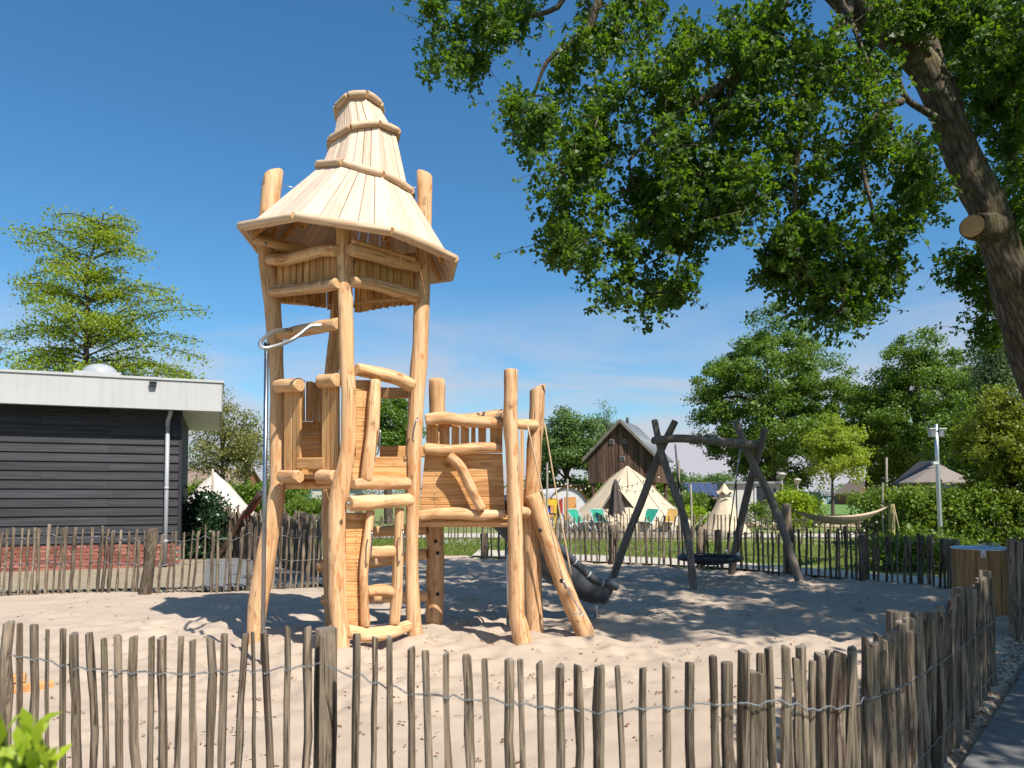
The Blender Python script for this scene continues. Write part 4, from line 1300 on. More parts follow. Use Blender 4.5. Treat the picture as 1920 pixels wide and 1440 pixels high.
for q in range(14):                                           # the net
    for axis in (0, 1):
        c = -R + (q + 0.5) * 2 * R / 14
        h = math.sqrt(max(0, R * R - c * c))
        pts = []
        for s in np.linspace(-h, h, 9):
            x, y = (c, s) if axis else (s, c)
            pts.append(bc + Vector((x, y, -0.13 * (1 - (x * x + y * y) / R ** 2))))
        v, f = tube_geo(pts, [0.008] * 9, 4)
        o = len(V)
        V += v
        F += [tuple(i + o for i in t) for t in f]
mesh_at('seat_net', V, F, 'darkrope', seat, True)
for (hx_, hy, hd, sxp, syp, an) in ((1266, 834, 14.05, 1271, 893, math.pi), (1388, 842, 14.6, 1380, 900, 0)):
    h, sp_ = P(hx_, hy, hd), P(sxp, syp, hd)
    chain_mesh(h, sp_, 0.06, 0.008, 'steel_dark', swing)
    for da in (-0.75, 0.75):
        e = bc + Vector((math.cos(an + da) * R, math.sin(an + da) * R, 0.03))
        tube('swing_rope', [sp_, e], 0.012, 'darkrope', swing, n=2, seg=6)
        disc('rope_clamp', e, (0, 0, 1), 0.03, 0.1, 'steel', swing, seg=8)

# ================================================================== LITTER BIN
bb = G(1846, 1146)
bin_ = thing('litter_bin', bb, 'octagonal wooden slat litter bin with metal lid and brass plate', 'litter bin')
R, H = 0.385, 0.87
nb = 16
for k in range(nb):
    a0, a1 = 2 * math.pi * (k + 0.03) / nb, 2 * math.pi * (k + 0.97) / nb
    p0, p1 = bb + Vector((R * math.cos(a0), R * math.sin(a0), 0.0)), bb + Vector((R * math.cos(a1), R * math.sin(a1), 0.0))
    up = Vector((0, 0, H + J(0.002)))
    plank('slat', [p0, p1, p1 + up, p0 + up], 0.025, 'binwood', bin_, out=(math.cos(a0), math.sin(a0), 0))
V, F = tube_geo([bb + Vector((0, 0, z)) for z in (H - 0.005, H + 0.012, H + 0.02, H + 0.035)], [R + 0.01, R + 0.012, R - 0.02, R * 0.4], 24)
F.append(tuple(range(len(V) - 24, len(V))))
lid = mesh_at('lid', V, F, 'steel', bin_, True)
for dx in (-0.03, 0.05):
    c = bb + Vector((dx, -0.12, H + 0.02))
    tube('handle', [c + Vector((-0.1, 0, 0)), c + Vector((-0.09, 0, 0.045)), c + Vector((0.09, 0, 0.045)), c + Vector((0.1, 0, 0))], 0.007, 'steel', lid, n=14, seg=6)
V, F = tube_geo([bb + Vector((0, 0, 0.02)), bb + Vector((0, 0, H - 0.05))], [R - 0.03, R - 0.03], 20)
mesh_at('liner', V, F, 'black', bin_, True)
tc_ = Vector((-bb.x - 0.6, -bb.y, 0)).normalized()
fd = frame(bb + tc_ * (R + 0.003) + Vector((0, 0, 0.60)), (0, 0, 1), Vector((-tc_.y, tc_.x, 0)))
box('name_plate', fd, (0.095, 0.006, 0.10), 'brass', bin_, (0.02, 0, -0.04))
for k in range(5):                                            # engraved lines on the plate
    box('engraved_line', fd, (0.06, 0.002, 0.005), 'thatch', bin_, (0.02, -0.004, -0.015 - k * 0.014))
box('latch', fd, (0.06, 0.012, 0.10), 'steel', bin_, (0.02, 0, 0.215))
box('latch_hook', fd, (0.02, 0.02, 0.05), 'steel_dark', bin_, (0.02, -0.012, 0.19))

# ================================================================== BLACK SHED AT LEFT
c1 = Vector((-620 / FOC * 17.2, 17.2, 0))                       # right corner of the wall
c0 = Vector((-960 / FOC * 15.9, 15.9, 0))
u = (c1 - c0).normalized()
nrm = Vector((u.y, -u.x, 0))                                     # towards the camera
shed = thing('timber_shed', c1, 'black weatherboard shed with white roof fascia and red brick base', 'shed')
wl = c0 - u * 3.0
Lw = (c1 - wl).length
back = -nrm * 5.0
def hexa(name, a, b, t, z0, z1, mat, par, inset=0.0):
    """An upright block from a to b in plan, thickness vector t, z0..z1."""
    V = []
    for z in (z0, z1):
        for p in (a, b, b + t, a + t):
            V.append(Vector((p.x, p.y, z)))
    F = [(3, 2, 1, 0), (4, 5, 6, 7), (0, 1, 5, 4), (1, 2, 6, 5), (2, 3, 7, 6), (3, 0, 4, 7)]
    return mesh_at(name, V, F, mat, par)
wall = hexa('wall', wl, c1 - u * 0.03, back, 0.54, 3.75, 'board', shed)
plinth = hexa('brick_base', wl - nrm * 0.02, c1 - u * 0.05 - nrm * 0.02, back, -0.1, 0.54, 'mortar', shed)
# lapped boards
z, k = 0.56, 0
while z < 3.6:
    e = 0.2
    cuts = [0, 2.35 + 1.4 * ((k * 7) % 3), Lw] if k % 2 else [0, 5.05, Lw]
    for s0, s1 in zip(cuts, cuts[1:]):
        a, b = wl + u * (s0 + 0.002), wl + u * (min(s1, Lw - 0.06) - 0.002)
        lo, hi = nrm * 0.052, nrm * 0.014
        q = [a + lo + Vector((0, 0, z)), a + hi + Vector((0, 0, z + e + 0.02)), b + hi + Vector((0, 0, z + e + 0.02)), b + lo + Vector((0, 0, z))]
        plank('board', q, 0.016, 'board', wall, out=nrm)
    z += e
    k += 1
hexa('corner_board', c1 - u * 0.055 + nrm * 0.05, c1 + nrm * 0.05, back * 0.04, 0.5, 3.7, 'board', shed)
# bricks
bme = None
for r in range(7):
    zc = -0.02 + (r + 0.5) * 0.078
    s = -0.11 if r % 2 else 0.0
    while s < Lw - 0.05:
        l = 0.212
        if s > -0.05 and s + l < Lw + 0.02 and s > 1.6:
            c = wl + u * (s + l / 2) + nrm * (-0.012 + random.uniform(0, 0.004))
            mw = Matrix((u, nrm, Vector((0, 0, 1)))).transposed().to_4x4()
            mw.translation = Vector((c.x, c.y, zc))
            if bme is None:
                ob = box('brick', mw, (0.205, 0.05, 0.066), 'brick', plinth)
                bme = ob.data
            else:
                obj('brick', bme, plinth, mw)
        s += 0.222
# roof: white fascia with a thin capping, soffit
f1 = c1 + u * 0.85 + nrm * 0.55
f0 = wl + nrm * 0.55
roof_s = hexa('roof', f0 - nrm * 0.01, f1 - u * 0.01 - nrm * 0.01, -nrm * 6.2, 3.62, 4.17, 'metalroof', shed)
hexa('fascia', f0, f1, -nrm * 0.02, 3.53, 4.18, 'white', roof_s)
hexa('fascia', f1 + u * 0.002, f1 + u * 0.002 - nrm * 6.2, -u * 0.02, 3.53, 4.18, 'white', roof_s)
hexa('capping', f0 + nrm * 0.03, f1 + nrm * 0.03 + u * 0.03, -nrm * 0.08, 4.183, 4.235, 'white', roof_s)
hexa('capping', f1 + u * 0.03 - nrm * 0.053, f1 + u * 0.03 - nrm * 6.2, -u * 0.08, 4.183, 4.235, 'white', roof_s)
hexa('soffit', f0 - nrm * 0.03, f1 - u * 0.03 - nrm * 0.03, -nrm * 6.0, 3.56, 3.60, 'white', roof_s)
# drainpipe
dp = c1 - u * 0.30 + nrm * 0.11
pipe = tube('drainpipe', [dp + Vector((0, 0, 0.02)), dp + Vector((0, 0, 1.7)), dp + Vector((0, 0, 3.22))], 0.045, 'pipe', shed, n=3, seg=14)
tube('pipe_bend', [dp + Vector((0, 0, 3.2)), dp + Vector((0, 0, 3.3)), dp + u * 0.04 + nrm * 0.08 + Vector((0, 0, 3.42)), dp + u * 0.07 + nrm * 0.1 + Vector((0, 0, 3.56))], 0.046, 'pipe', pipe, n=12, seg=14)
for zz in (0.55, 1.75, 3.22):
    tube('pipe_collar', [dp + Vector((0, 0, zz)), dp + Vector((0, 0, zz + 0.06))], 0.053, 'pipe', pipe, n=2, seg=14)
# sensor lamp on the fascia
sl = P(283, 717, 15.9)
sl = f0 + u * ((sl - f0).dot(u))
fm = Matrix((u, nrm, Vector((0, 0, 1)))).transposed().to_4x4()
fm.translation = Vector((sl.x, sl.y, 4.06))
lampo = box('sensor_lamp', fm, (0.13, 0.08, 0.09), 'black', shed, (0, 0.05, 0.0))
box('lamp_hood', fm, (0.15, 0.10, 0.02), 'black', lampo, (0, 0.055, 0.055))
# roof light, vent and solar panel on the flat roof
rl = f0 + u * ((P(185, 690, 17) - f0).dot(u)) - nrm * 1.3
tm = Matrix((u, nrm, Vector((0, 0, 1)))).transposed().to_4x4()
tm.translation = Vector((rl.x, rl.y, 4.17))
sk = tag(box('roof_light', tm, (0.95, 0.95, 0.25), 'white', None, (0, 0, 0.125)), 'domed acrylic roof light on a white kerb on the shed roof', 'roof light')
V, F = [], []
for i in range(7):
    a = math.pi / 2 * i / 6
    for j in range(20):
        b = 2 * math.pi * j / 20
        V.append(Vector((0.38 * math.cos(a) * math.cos(b), 0.38 * math.cos(a) * math.sin(b), 0.13 + 0.24 * math.sin(a))))
for i in range(6):
    for j in range(20):
        F.append((i * 20 + j, i * 20 + (j + 1) % 20, (i + 1) * 20 + (j + 1) % 20, (i + 1) * 20 + j))
V = [WM[sk.name] @ v for v in V]
mesh_at('dome', V, F, 'glassdome', sk, True)
vt = rl - u * 1.0 - nrm * 0.1
V, F = tube_geo([Vector((vt.x, vt.y, z)) for z in (4.15, 4.36, 4.37, 4.43, 4.45)], [0.07, 0.07, 0.14, 0.14, 0.09], 14)
F.append(tuple(range(len(V) - 14, len(V))))
tag(mesh_at('roof_vent', V, F, 'slate', None, True), 'small dark round vent cowl on the shed roof', 'roof vent')
sp0 = f0 + u * ((P(2, 690, 17.5) - f0).dot(u)) - nrm * 1.2
tm2 = Matrix((u, nrm, Vector((0, 0, 1)))).transposed().to_4x4() @ Matrix.Rotation(math.radians(-62), 4, 'Y')
tm2.translation = Vector((sp0.x - 0.12, sp0.y, 4.58))
spn = tag(box('solar_panel', tm2, (1.0, 1.6, 0.04), 'solarframe'), 'tilted solar panel at the left end of the shed roof', 'solar panel')
for i in range(4):
    for j in range(6):
        box('solar_cell', tm2, (0.225, 0.24, 0.006), 'solar', spn, (-0.36 + i * 0.24, -0.64 + j * 0.256, 0.022))
mesh_at('panel_stand', [Vector((sp0.x - 0.5 + a, sp0.y + b, z)) for z in (4.17, 4.6) for a in (-0.3, 0.3) for b in (-0.6, 0.6)],
        [(0, 1, 3, 2), (4, 6, 7, 5), (0, 4, 5, 1), (2, 3, 7, 6), (0, 2, 6, 4), (1, 5, 7, 3)], 'slate', spn)

# ================================================================== TENTS
def lathe_tent(name, label, top, base_y, rx, d, mat, hat=False, sides=10, wall=0.55, flare=1.0, door=True, cat='tent', seed=0, peak=None):
    """A pole tent: cone on a low wall; top is the peak's world point."""
    root = thing(name, (top.x, top.y, 0), label, cat)
    V, F = [], []
    prof = [(0.02, top.z), (0.06, top.z - 0.10), (0.30, top.z * 0.80 + 0.0), (0.62, (top.z - wall) * 0.36 + wall), (1.0, wall), (1.02, wall - 0.06), (1.0, 0.0)]
    per = 4
    n = sides * per
    for (q, z) in prof:
        for k in range(n):
            a = 2 * math.pi * k / n + 0.2
            ph = (k % per) / per
            scal = 1 - 0.035 * math.sin(math.pi * ph) * (1 if q > 0.2 else 0)
            r = rx * q * scal
            V.append(Vector((top.x + r * math.cos(a), top.y + r * math.sin(a), max(0.0, z - (0.03 * math.sin(math.pi * ph) if 0.2 < q else 0)))))
    for i in range(len(prof) - 1):
        for k in range(n):
            F.append((i * n + k, i * n + (k + 1) % n, (i + 1) * n + (k + 1) % n, (i + 1) * n + k))
    F.append(tuple(range(n))[::-1])
    mesh_at('canvas', V, F, mat, root, True)
    return root
def X0(px, d): return (px - 960) / FOC * d
btp = P(1176, 874, 33)
bt = lathe_tent('bell_tent', 'large cream bell tent with peaked top behind the green deckchairs', btp, 1000, 2.75, 33, 'canvas', seed=1)
# porch: open flap and entrance poles of the big tent
rt, rb = P(1156, 912, 30.7), P(1166, 893, 32.2)
pl_, pr_ = Vector((X0(1096, 31.3), 31.3, 0.12)), Vector((X0(1232, 31.3), 31.3, 0.12))
bl_, br_ = Vector((X0(1090, 32.4), 32.4, 0.5)), Vector((X0(1262, 32.6), 32.6, 0.5))
def flap(name, a, b, c, d_, mat):
    V, F = [], []
    for i in range(9):
        for j in range(7):
            u_, w_ = i / 8, j / 6
            p = a.lerp(b, u_).lerp(d_.lerp(c, u_), w_)
            V.append(p - Vector((0, 0, 0.10 * math.sin(math.pi * w_) + 0.03 * math.sin(math.pi * u_))))
    for i in range(8):
        for j in range(6):
            F.append((i * 7 + j, i * 7 + j + 1, (i + 1) * 7 + j + 1, (i + 1) * 7 + j))
    return mesh_at(name, V, F, mat, bt, True)
flap('porch_flap', rt, rb, bl_, pl_, 'canvas')
flap('porch_flap', rt, rb, br_, pr_, 'canvas')
mesh_at('inner_wall', [P(1163, 900, 31.75), Vector((X0(1106, 31.7), 31.7, 0.05)), Vector((X0(1222, 31.7), 31.7, 0.05))], [(0, 1, 2)], 'canvas', bt)
tube('porch_pole', [Vector((rt.x, rt.y, 0)), rt + Vector((0, 0, 0.06))], 0.025, 'postwood', bt, n=2)
for (p_, q_) in ((rt, pl_), (rt, pr_)):
    tube('hem', [p_, p_.lerp(q_, 0.5) - Vector((0, 0, 0.10)), q_], 0.012, 'postwood', bt, n=8, seg=5)
for k in range(10):
    a_ = 2 * math.pi * k / 10 + 0.2
    tube('seam', [btp + Vector((0.02 * math.cos(a_), 0.02 * math.sin(a_), -0.02)), Vector((btp.x + 2.77 * 0.31 * math.cos(a_), btp.y + 2.77 * 0.31 * math.sin(a_), btp.z * 0.80 + 0.01)),
                  Vector((btp.x + 2.77 * 0.63 * math.cos(a_), btp.y + 2.77 * 0.63 * math.sin(a_), (btp.z - 0.55) * 0.36 + 0.56)), Vector((btp.x + 2.78 * math.cos(a_), btp.y + 2.78 * math.sin(a_), 0.56))], 0.012, 'hammock', bt, n=8, seg=5)
for dx in (-0.9, 0.9):
    tube('guy_rope', [btp + Vector((dx * 1.4, -1.2, -1.6)), Vector((btp.x + dx * 3.6, btp.y - 3.6, 0))], 0.012, 'rope', bt, n=2, seg=4)
lt = P(403, 886, 31)
lathe_tent('bell_tent', 'pale bell tent beyond the slab path, left of the tower', lt, 975, 2.0, 31, 'canvas_pale', seed=2)
pole_t = thing('tent_pole', (P(399, 930, 26).x, 26, 0), 'slim grey pole with a small box standing before the pale bell tent', 'pole')
tube('shaft', [Vector((P(399, 930, 26).x, 26, 0)), P(399, 879, 26)], 0.04, 'postwood', pole_t, n=2)
box('junction_box', rotz(0, P(399, 931, 25.93)), (0.13, 0.08, 0.12), 'slate', pole_t)
# pyramid tent with a cap vent
pt = P(1358, 906, 33)
py = thing('pyramid_tent', (pt.x, pt.y, 0), 'tall narrow beige tent with a vented cap, beside the white cabin', 'tent')
V, F = [], []
prof = [(0.02, pt.z - 0.05), (0.14, pt.z - 0.30), (0.24, pt.z - 0.55), (0.42, pt.z - 1.0), (0.60, 0.85), (0.82, 0.45), (1.12, 0.0)]
n = 32
for i, (q, z) in enumerate(prof):
    for k in range(n):
        a = 2 * math.pi * k / n
        r = q * (1 + 0.03 * math.cos(a * 8))
        V.append(Vector((pt.x + r * math.cos(a), pt.y + r * math.sin(a), z)))
for i in range(len(prof) - 1):
    for k in range(n):
        F.append((i * n + k, i * n + (k + 1) % n, (i + 1) * n + (k + 1) % n, (i + 1) * n + k))
F.append(tuple(range(n))[::-1])
mesh_at('canvas', V, F, 'canvas', py, True)
V, F = [], []
for (q, z, sc) in ((0.015, 0.0, 0), (0.09, -0.10, 0), (0.20, -0.30, 0.02), (0.36, -0.44, 0.07)):
    for k in range(n):
        a = 2 * math.pi * k / n
        V.append(Vector((pt.x + q * math.cos(a), pt.y + q * math.sin(a), pt.z + z + sc * math.cos(a * 6))))
for i in range(3):
    for k in range(n):
        F.append((i * n + k, i * n + (k + 1) % n, (i + 1) * n + (k + 1) % n, (i + 1) * n + k))
mesh_at('cap', V, F, 'canvas', py, True)
mesh_at('vent', [pt + Vector((-0.17, -0.42, -0.62)), pt + Vector((0.17, -0.42, -0.62)), pt + Vector((0.11, -0.40, -0.52)), pt + Vector((-0.11, -0.40, -0.52))], [(0, 1, 2, 3)], 'slate', py)
for dx in (-1, 1):
    tube('guy_rope', [pt + Vector((dx * 0.75, -0.3, -1.3)), Vector((pt.x + dx * 1.9, pt.y - 0.9, 0))], 0.012, 'whitepaint', py, n=2, seg=4)
# white and orange tunnel tent
oc = P(1064, 985, 38)
ot = thing('tunnel_tent', (oc.x, 38, 0), 'white and orange rounded tunnel tent left of the large bell tent', 'tent')
def arch(name, cx, y0, y1, rx, rz, z0, z1, mat, par, a0=0.0, a1=math.pi, n=20, dx=0.0):
    V, F = [], []
    for (y, s, ddx) in ((y0, 1.0, 0), (y1, 0.92, dx)):
        for k in range(n + 1):
            a = a0 + (a1 - a0) * k / n
            V.append(Vector((cx + ddx + math.cos(a) * rx * s, y, z0 + math.sin(a) * rz * s)))
    for k in range(n):
        F.append((k, k + 1, n + 2 + k, n + 1 + k))
    return mesh_at(name, V, F, mat, par, True)
tz = 2.05
arch('tent_shell', oc.x, 37.6, 41.0, 1.28, tz, 0.0, 0, 'tentwhite', ot, dx=-2.0)
arch('edge_band', oc.x, 37.3, 37.75, 1.32, tz + 0.04, 0.0, 0, 'tentorange', ot)
V = [Vector((oc.x, 37.45, 0.0))] + [Vector((oc.x + math.cos(math.pi * k / 20) * 1.25, 37.45, math.sin(math.pi * k / 20) * (tz - 0.03))) for k in range(21)]
mesh_at('front_wall', V, [(0, k + 1, k + 2) for k in range(20)], 'tentwhite', ot)
for (x0, x1, zb, zt) in ((-0.98, -0.50, 0.55, 1.5), (-0.18, 0.38, 0.35, 1.55)):
    box('orange_door', rotz(0, (oc.x + (x0 + x1) / 2, 37.43, (zb + zt) / 2)), (x1 - x0, 0.02, zt - zb), 'tentorange', ot)
arch('awning', oc.x - 1.9, 37.9, 40.5, 1.3, 1.75, 0.25, 0, 'tentwhite', ot, a0=0.9, a1=2.6, dx=-0.6)

# ================================================================== TERRACE FURNITURE
terr = sheet('terrace', [(0.6, 29.2), (8.6, 29.2), (9.2, 31.6), (0.6, 31.8)], 0.10, 'postwood', False)
struct(terr)
for k in range(18):
    x0 = 0.6 + k * 0.455
    box('deck_board', rotz(0, (x0 + 0.225, 30.2, 0.13)), (0.445, 1.9, 0.03), 'postwood', terr)
box('deck_edge', rotz(0, (4.6, 29.22, 0.03)), (8.0, 0.05, 0.16), 'postwood', terr)
def deckchair(loc, ang, cloth, label):
    root = thing('deckchair', loc, label, 'deckchair', 'deckchairs on the terrace')
    mw = Matrix.Translation(Vector(loc)) @ Matrix.Rotation(ang, 4, 'Z')
    T = lambda x, y, z: mw @ Vector((x, y, z))
    for s in (-0.3, 0.3):
        tube('frame_rail', [T(s, 0.42, 0.92), T(s, -0.18, 0.36), T(s, -0.5, 0.06)], 0.022, 'whitepaint', root, n=3, seg=6)
        tube('leg', [T(s * 0.92, -0.35, 0.42), T(s * 0.92, 0.45, 0.02)], 0.02, 'whitepaint', root, n=2, seg=6)
        tube('strut', [T(s * 0.85, 0.22, 0.74), T(s * 0.85, 0.6, 0.04)], 0.018, 'whitepaint', root, n=2, seg=6)
    for (y, z) in ((0.42, 0.92), (-0.38, 0.42), (0.45, 0.03)):
        tube('crossbar', [T(-0.3, y, z), T(0.3, y, z)], 0.02, 'whitepaint', root, n=2, seg=6)
    V, F = [], []
    prof = [(0.42, 0.93), (0.22, 0.68), (0.02, 0.44), (-0.14, 0.36), (-0.36, 0.42)]
    for (y, z) in prof:
        V += [T(-0.26, y, z), T(0.26, y, z)]
    for k in range(len(prof) - 1):
        F.append((2 * k, 2 * k + 1, 2 * k + 3, 2 * k + 2))
    mesh_at('sling', V, F, cloth, root, True)
    return root
zt_ = 0.145
def onterr(px, d): return Vector(((px - 960) / FOC * d, d, zt_))
deckchair(onterr(1084, 30.1), math.radians(38), 'teal', 'teal deckchair with white frame nearest the yellow play stand, turned sideways')
deckchair(onterr(1124, 30.3), math.radians(12), 'teal', 'teal deckchair facing the camera, beside the closed brown parasol')
deckchair(onterr(1214, 30.4), math.radians(-42), 'teal', 'teal deckchair seen from the side, before the big cream tent')
deckchair(onterr(1255, 30.2), math.radians(-38), 'yellowcloth', 'yellow deckchair on the terrace behind the swing leg')
# low grey recliner frame beside the first chair
rc = thing('folding_chair', onterr(1060, 30.0), 'grey folded garden chair between the play stand and the first deckchair', 'chair')
p = onterr(1060, 30.0)
for s in (-0.2, 0.2):
    tube('frame_rail', [p + Vector((-0.12, s, 0.75)), p + Vector((0.05, s, 0.35)), p + Vector((0.4, s, 0.40))], 0.018, 'steel', rc, n=7, seg=6)
    tube('leg', [p + Vector((0.35, s, 0.4)), p + Vector((0.0, s, 0.0))], 0.018, 'steel', rc, n=2, seg=6)
    tube('leg', [p + Vector((0.05, s, 0.4)), p + Vector((0.45, s, 0.0))], 0.018, 'steel', rc, n=2, seg=6)
mesh_at('seat', [p + Vector((-0.12, -0.2, 0.75)), p + Vector((-0.12, 0.2, 0.75)), p + Vector((0.05, 0.2, 0.36)), p + Vector((0.05, -0.2, 0.36)), p + Vector((0.4, 0.2, 0.4)), p + Vector((0.4, -0.2, 0.4))],
        [(0, 1, 2, 3), (3, 2, 4, 5)], 'slate', rc)
# closed parasol
pp = onterr(1157, 29.7)
par = thing('closed_parasol', pp, 'closed dark brown parasol standing in front of the large cream tent', 'parasol')
tube('pole', [pp, pp + Vector((-0.06, 0, 2.15))], 0.025, 'postwood', par, n=2)
V, F = [], []
n = 24
for i, (q, z) in enumerate(((0.03, 2.12), (0.10, 1.85), (0.13, 1.65), (0.17, 1.2), (0.25, 0.75))):
    for k in range(n):
        a = 2 * math.pi * k / n
        r = q * (1 + (0.35 if i else 0) * math.cos(a * 6))
        V.append(pp + Vector((-0.06 * z / 2.15 + r * math.cos(a) * 1.15, r * math.sin(a), z + (0.12 * math.cos(a * 6 + 3.14) + 0.08 * math.cos(a) if i == 4 else 0))))
for i in range(4):
    for k in range(n):
        F.append((i * n + k, i * n + (k + 1) % n, (i + 1) * n + (k + 1) % n, (i + 1) * n + k))
mesh_at('folded_canopy', V, F, 'brownparasol', par, True)
tube('base', [pp, pp + Vector((0, 0, 0.06))], 0.25, 'slate', par, n=2, seg=14)
# yellow, red and blue play stand
yc = Vector(((1032 - 960) / FOC * 28.9, 28.9, 0))
ys = thing('toy_stand', yc, 'yellow, red and blue painted toy stand behind the tower ropes', 'toy stand')
B = lambda nm, px0, px1, y0, y1, m, d=28.9, t=0.1: box(nm, rotz(0, ((P(px0, y0, d) + P(px1, y1, d)) / 2)), (abs(px1 - px0) * PXM(d), t, abs(y1 - y0) * PXM(d)), m, ys)
B('top_beam', 1004, 1047, 937, 947, 'yellow')
B('red_panel', 1048, 1055, 937, 963, 'red', 28.8)
B('red_panel', 1002, 1012, 928, 950, 'red', 29.1)
B('blue_panel', 1019, 1032, 948, 962, 'blue', 29.0)
B('shelf', 1018, 1042, 962, 965, 'slate', 28.95, 0.4)
for px in (1006, 1041):
    B('leg', px - 2.2, px + 2.2, 947, 1008, 'yellow', 28.85)
B('post', 1044, 1049, 945, 1008, 'postwood', 28.95)
B('blue_rung', 1020, 1040, 972, 974, 'blue', 28.95, 0.05)
B('blue_rung', 1020, 1040, 983, 985, 'blue', 28.95, 0.05)
for px in (1034, 1053):
    disc('knob', P(px, 937, 28.9), (0, 0, 1), 0.03, 0.06, 'black', ys, 8)

# ================================================================== STRING LIGHTS ON POLES
poles = []
def wpole(px, ty, d, label, w=4, name='timber_pole', top=None):
    b = Vector(((px - 960) / FOC * d, d, 0))
    r = w / 2 * PXM(d)
    o = thing(name, b, label, 'pole', 'string light poles')
    t_ = P(px, ty, d)
    log('shaft', [b - Vector((0, 0, 0.1)), b.lerp(t_, 0.5) + Vector((J(0.03), 0, 0)), t_], [r * 1.1, r, r * 0.9], 'postwood', o, n=5, seg=8, end='postwood')
    poles.append(t_)
    return o
wpole(1026, 868, 28.5, 'slim grey timber pole right of the tower ropes, tallest of the two there')
wpole(1064, 898, 29.6, 'slim grey timber pole in front of the orange tent')
wpole(1273, 862, 27.0, 'slim grey timber pole behind the left swing ropes')
wpole(1295, 908, 27.0, 'short slim grey pole just right of the swing ropes')
wpole(1662, 858, 24.0, 'tall grey timber pole left of the hedge', 5)
wpole(1655, 905, 23.0, 'short grey timber pole beside the tall one by the hedge', 4)
for i, b in ((2, (1271, 930)),):
    disc('burl', P(1275, 928, 26.9), (0, -1, 0.2), 0.075, 0.08, 'postwood', bpy.data.objects['timber_pole.002'], 10)
def string_lights(label, pts, nbulb, sag):
    root = thing('string_lights', pts[0], label, 'string lights')
    V, F = [], []
    for a, b in zip(pts, pts[1:]):
        path = [a.lerp(b, t) - Vector((0, 0, sag * 4 * t * (1 - t))) for t in np.linspace(0, 1, 13)]
        v, f = tube_geo(path, [0.007] * 13, 4)
        o = len(V)
        V += v
        F += [tuple(q + o for q in t) for t in f]
        for k in range(nbulb):
            t = (k + 0.5) / nbulb
            p = a.lerp(b, t) - Vector((0, 0, sag * 4 * t * (1 - t)))
            tube('socket', [p, p - Vector((0, 0, 0.06))], 0.022, 'black', root, n=2, seg=6)
            sph = [p - Vector((0, 0, 0.06 + 0.015 * i)) for i in range(6)]
            tube('bulb', sph, [0.015, 0.03, 0.036, 0.034, 0.024, 0.006], 'bulb', root, n=6, seg=8)
    mesh_at('cable', V, F, 'black', root, True)
string_lights('string lights hanging from the parasol across the large cream tent', [P(1152, 911, 29.7), P(1200, 903, 29.6), P(1273, 866, 27.0)], 5, 0.1)
string_lights('lower string lights drooping across the cream tent front', [P(1152, 911, 29.68), P(1215, 916, 29.2), P(1295, 912, 27.0)], 4, 0.15)
string_lights('string lights between the pole and the hedge above the far fence', [P(1440, 965, 24), P(1540, 968, 23.6), P(1655, 962, 23.0)], 5, 0.5)
string_lights('string lights strung from the tower ropes side to the cabin on stilts', [P(1026, 872, 28.5), P(1064, 901, 29.6), P(1108, 905, 40)], 5, 0.3)

# ================================================================== CABIN ON STILTS
ba = math.radians(22)
bd = 44.0
bmid = Vector(((1165 - 960) / FOC * bd, bd, 0))
barn = thing('stilt_cabin', bmid, 'brown boarded gable cabin raised on wooden stilts behind the cream tent', 'cabin')
bx_, by_ = Vector((math.cos(ba), -math.sin(ba), 0)), Vector((math.sin(ba), math.cos(ba), 0))
hw_, zb, ze, zp, dpth = 2.02, 2.42, 3.95, 6.0, 4.2
def BP(x, y, z): return bmid + bx_ * x + by_ * y + Vector((0, 0, z))
core = mesh_at('wall', [BP(-hw_, 0.04, zb), BP(hw_, 0.04, zb), BP(hw_, 0.04, ze), BP(0, 0.04, zp), BP(-hw_, 0.04, ze), BP(-hw_, dpth, zb), BP(hw_, dpth, zb), BP(hw_, dpth, ze), BP(0, dpth, zp), BP(-hw_, dpth, ze)],
               [(0, 1, 2, 3, 4), (9, 8, 7, 6, 5), (1, 6, 7, 2), (0, 4, 9, 5), (0, 5, 6, 1)], 'barn', barn)
nbd = 22
for k in range(nbd):
    x0, x1 = -hw_ + 2 * hw_ * k / nbd + 0.006, -hw_ + 2 * hw_ * (k + 1) / nbd - 0.006
    zt = lambda x: ze + (zp - ze) * (1 - abs(x) / hw_)
    off = 0.02 * (k % 2)
    plank('board', [BP(x0, -off, zb - 0.05), BP(x1, -off, zb - 0.05), BP(x1, -off, zt(x1) - 0.03), BP(x0, -off, zt(x0) - 0.03)], 0.025, 'barn', core, out=-by_)
for k in range(18):
    y0, y1 = dpth * k / 18 + 0.006, dpth * (k + 1) / 18 - 0.006
    plank('board', [BP(hw_ + 0.03, y0, zb - 0.05), BP(hw_ + 0.03, y1, zb - 0.05), BP(hw_ + 0.03, y1, ze), BP(hw_ + 0.03, y0, ze)], 0.025, 'barn', core, out=bx_)
plank('corner_post', [BP(-0.1, -0.05, zb - 0.2), BP(0.12, -0.05, zb - 0.2), BP(0.12, -0.05, zp - 0.3), BP(-0.1, -0.05, zp - 0.3)], 0.05, 'barn', barn, out=-by_)
ov = 0.28
zov = (zp - ze) / hw_ * ov
broof = None
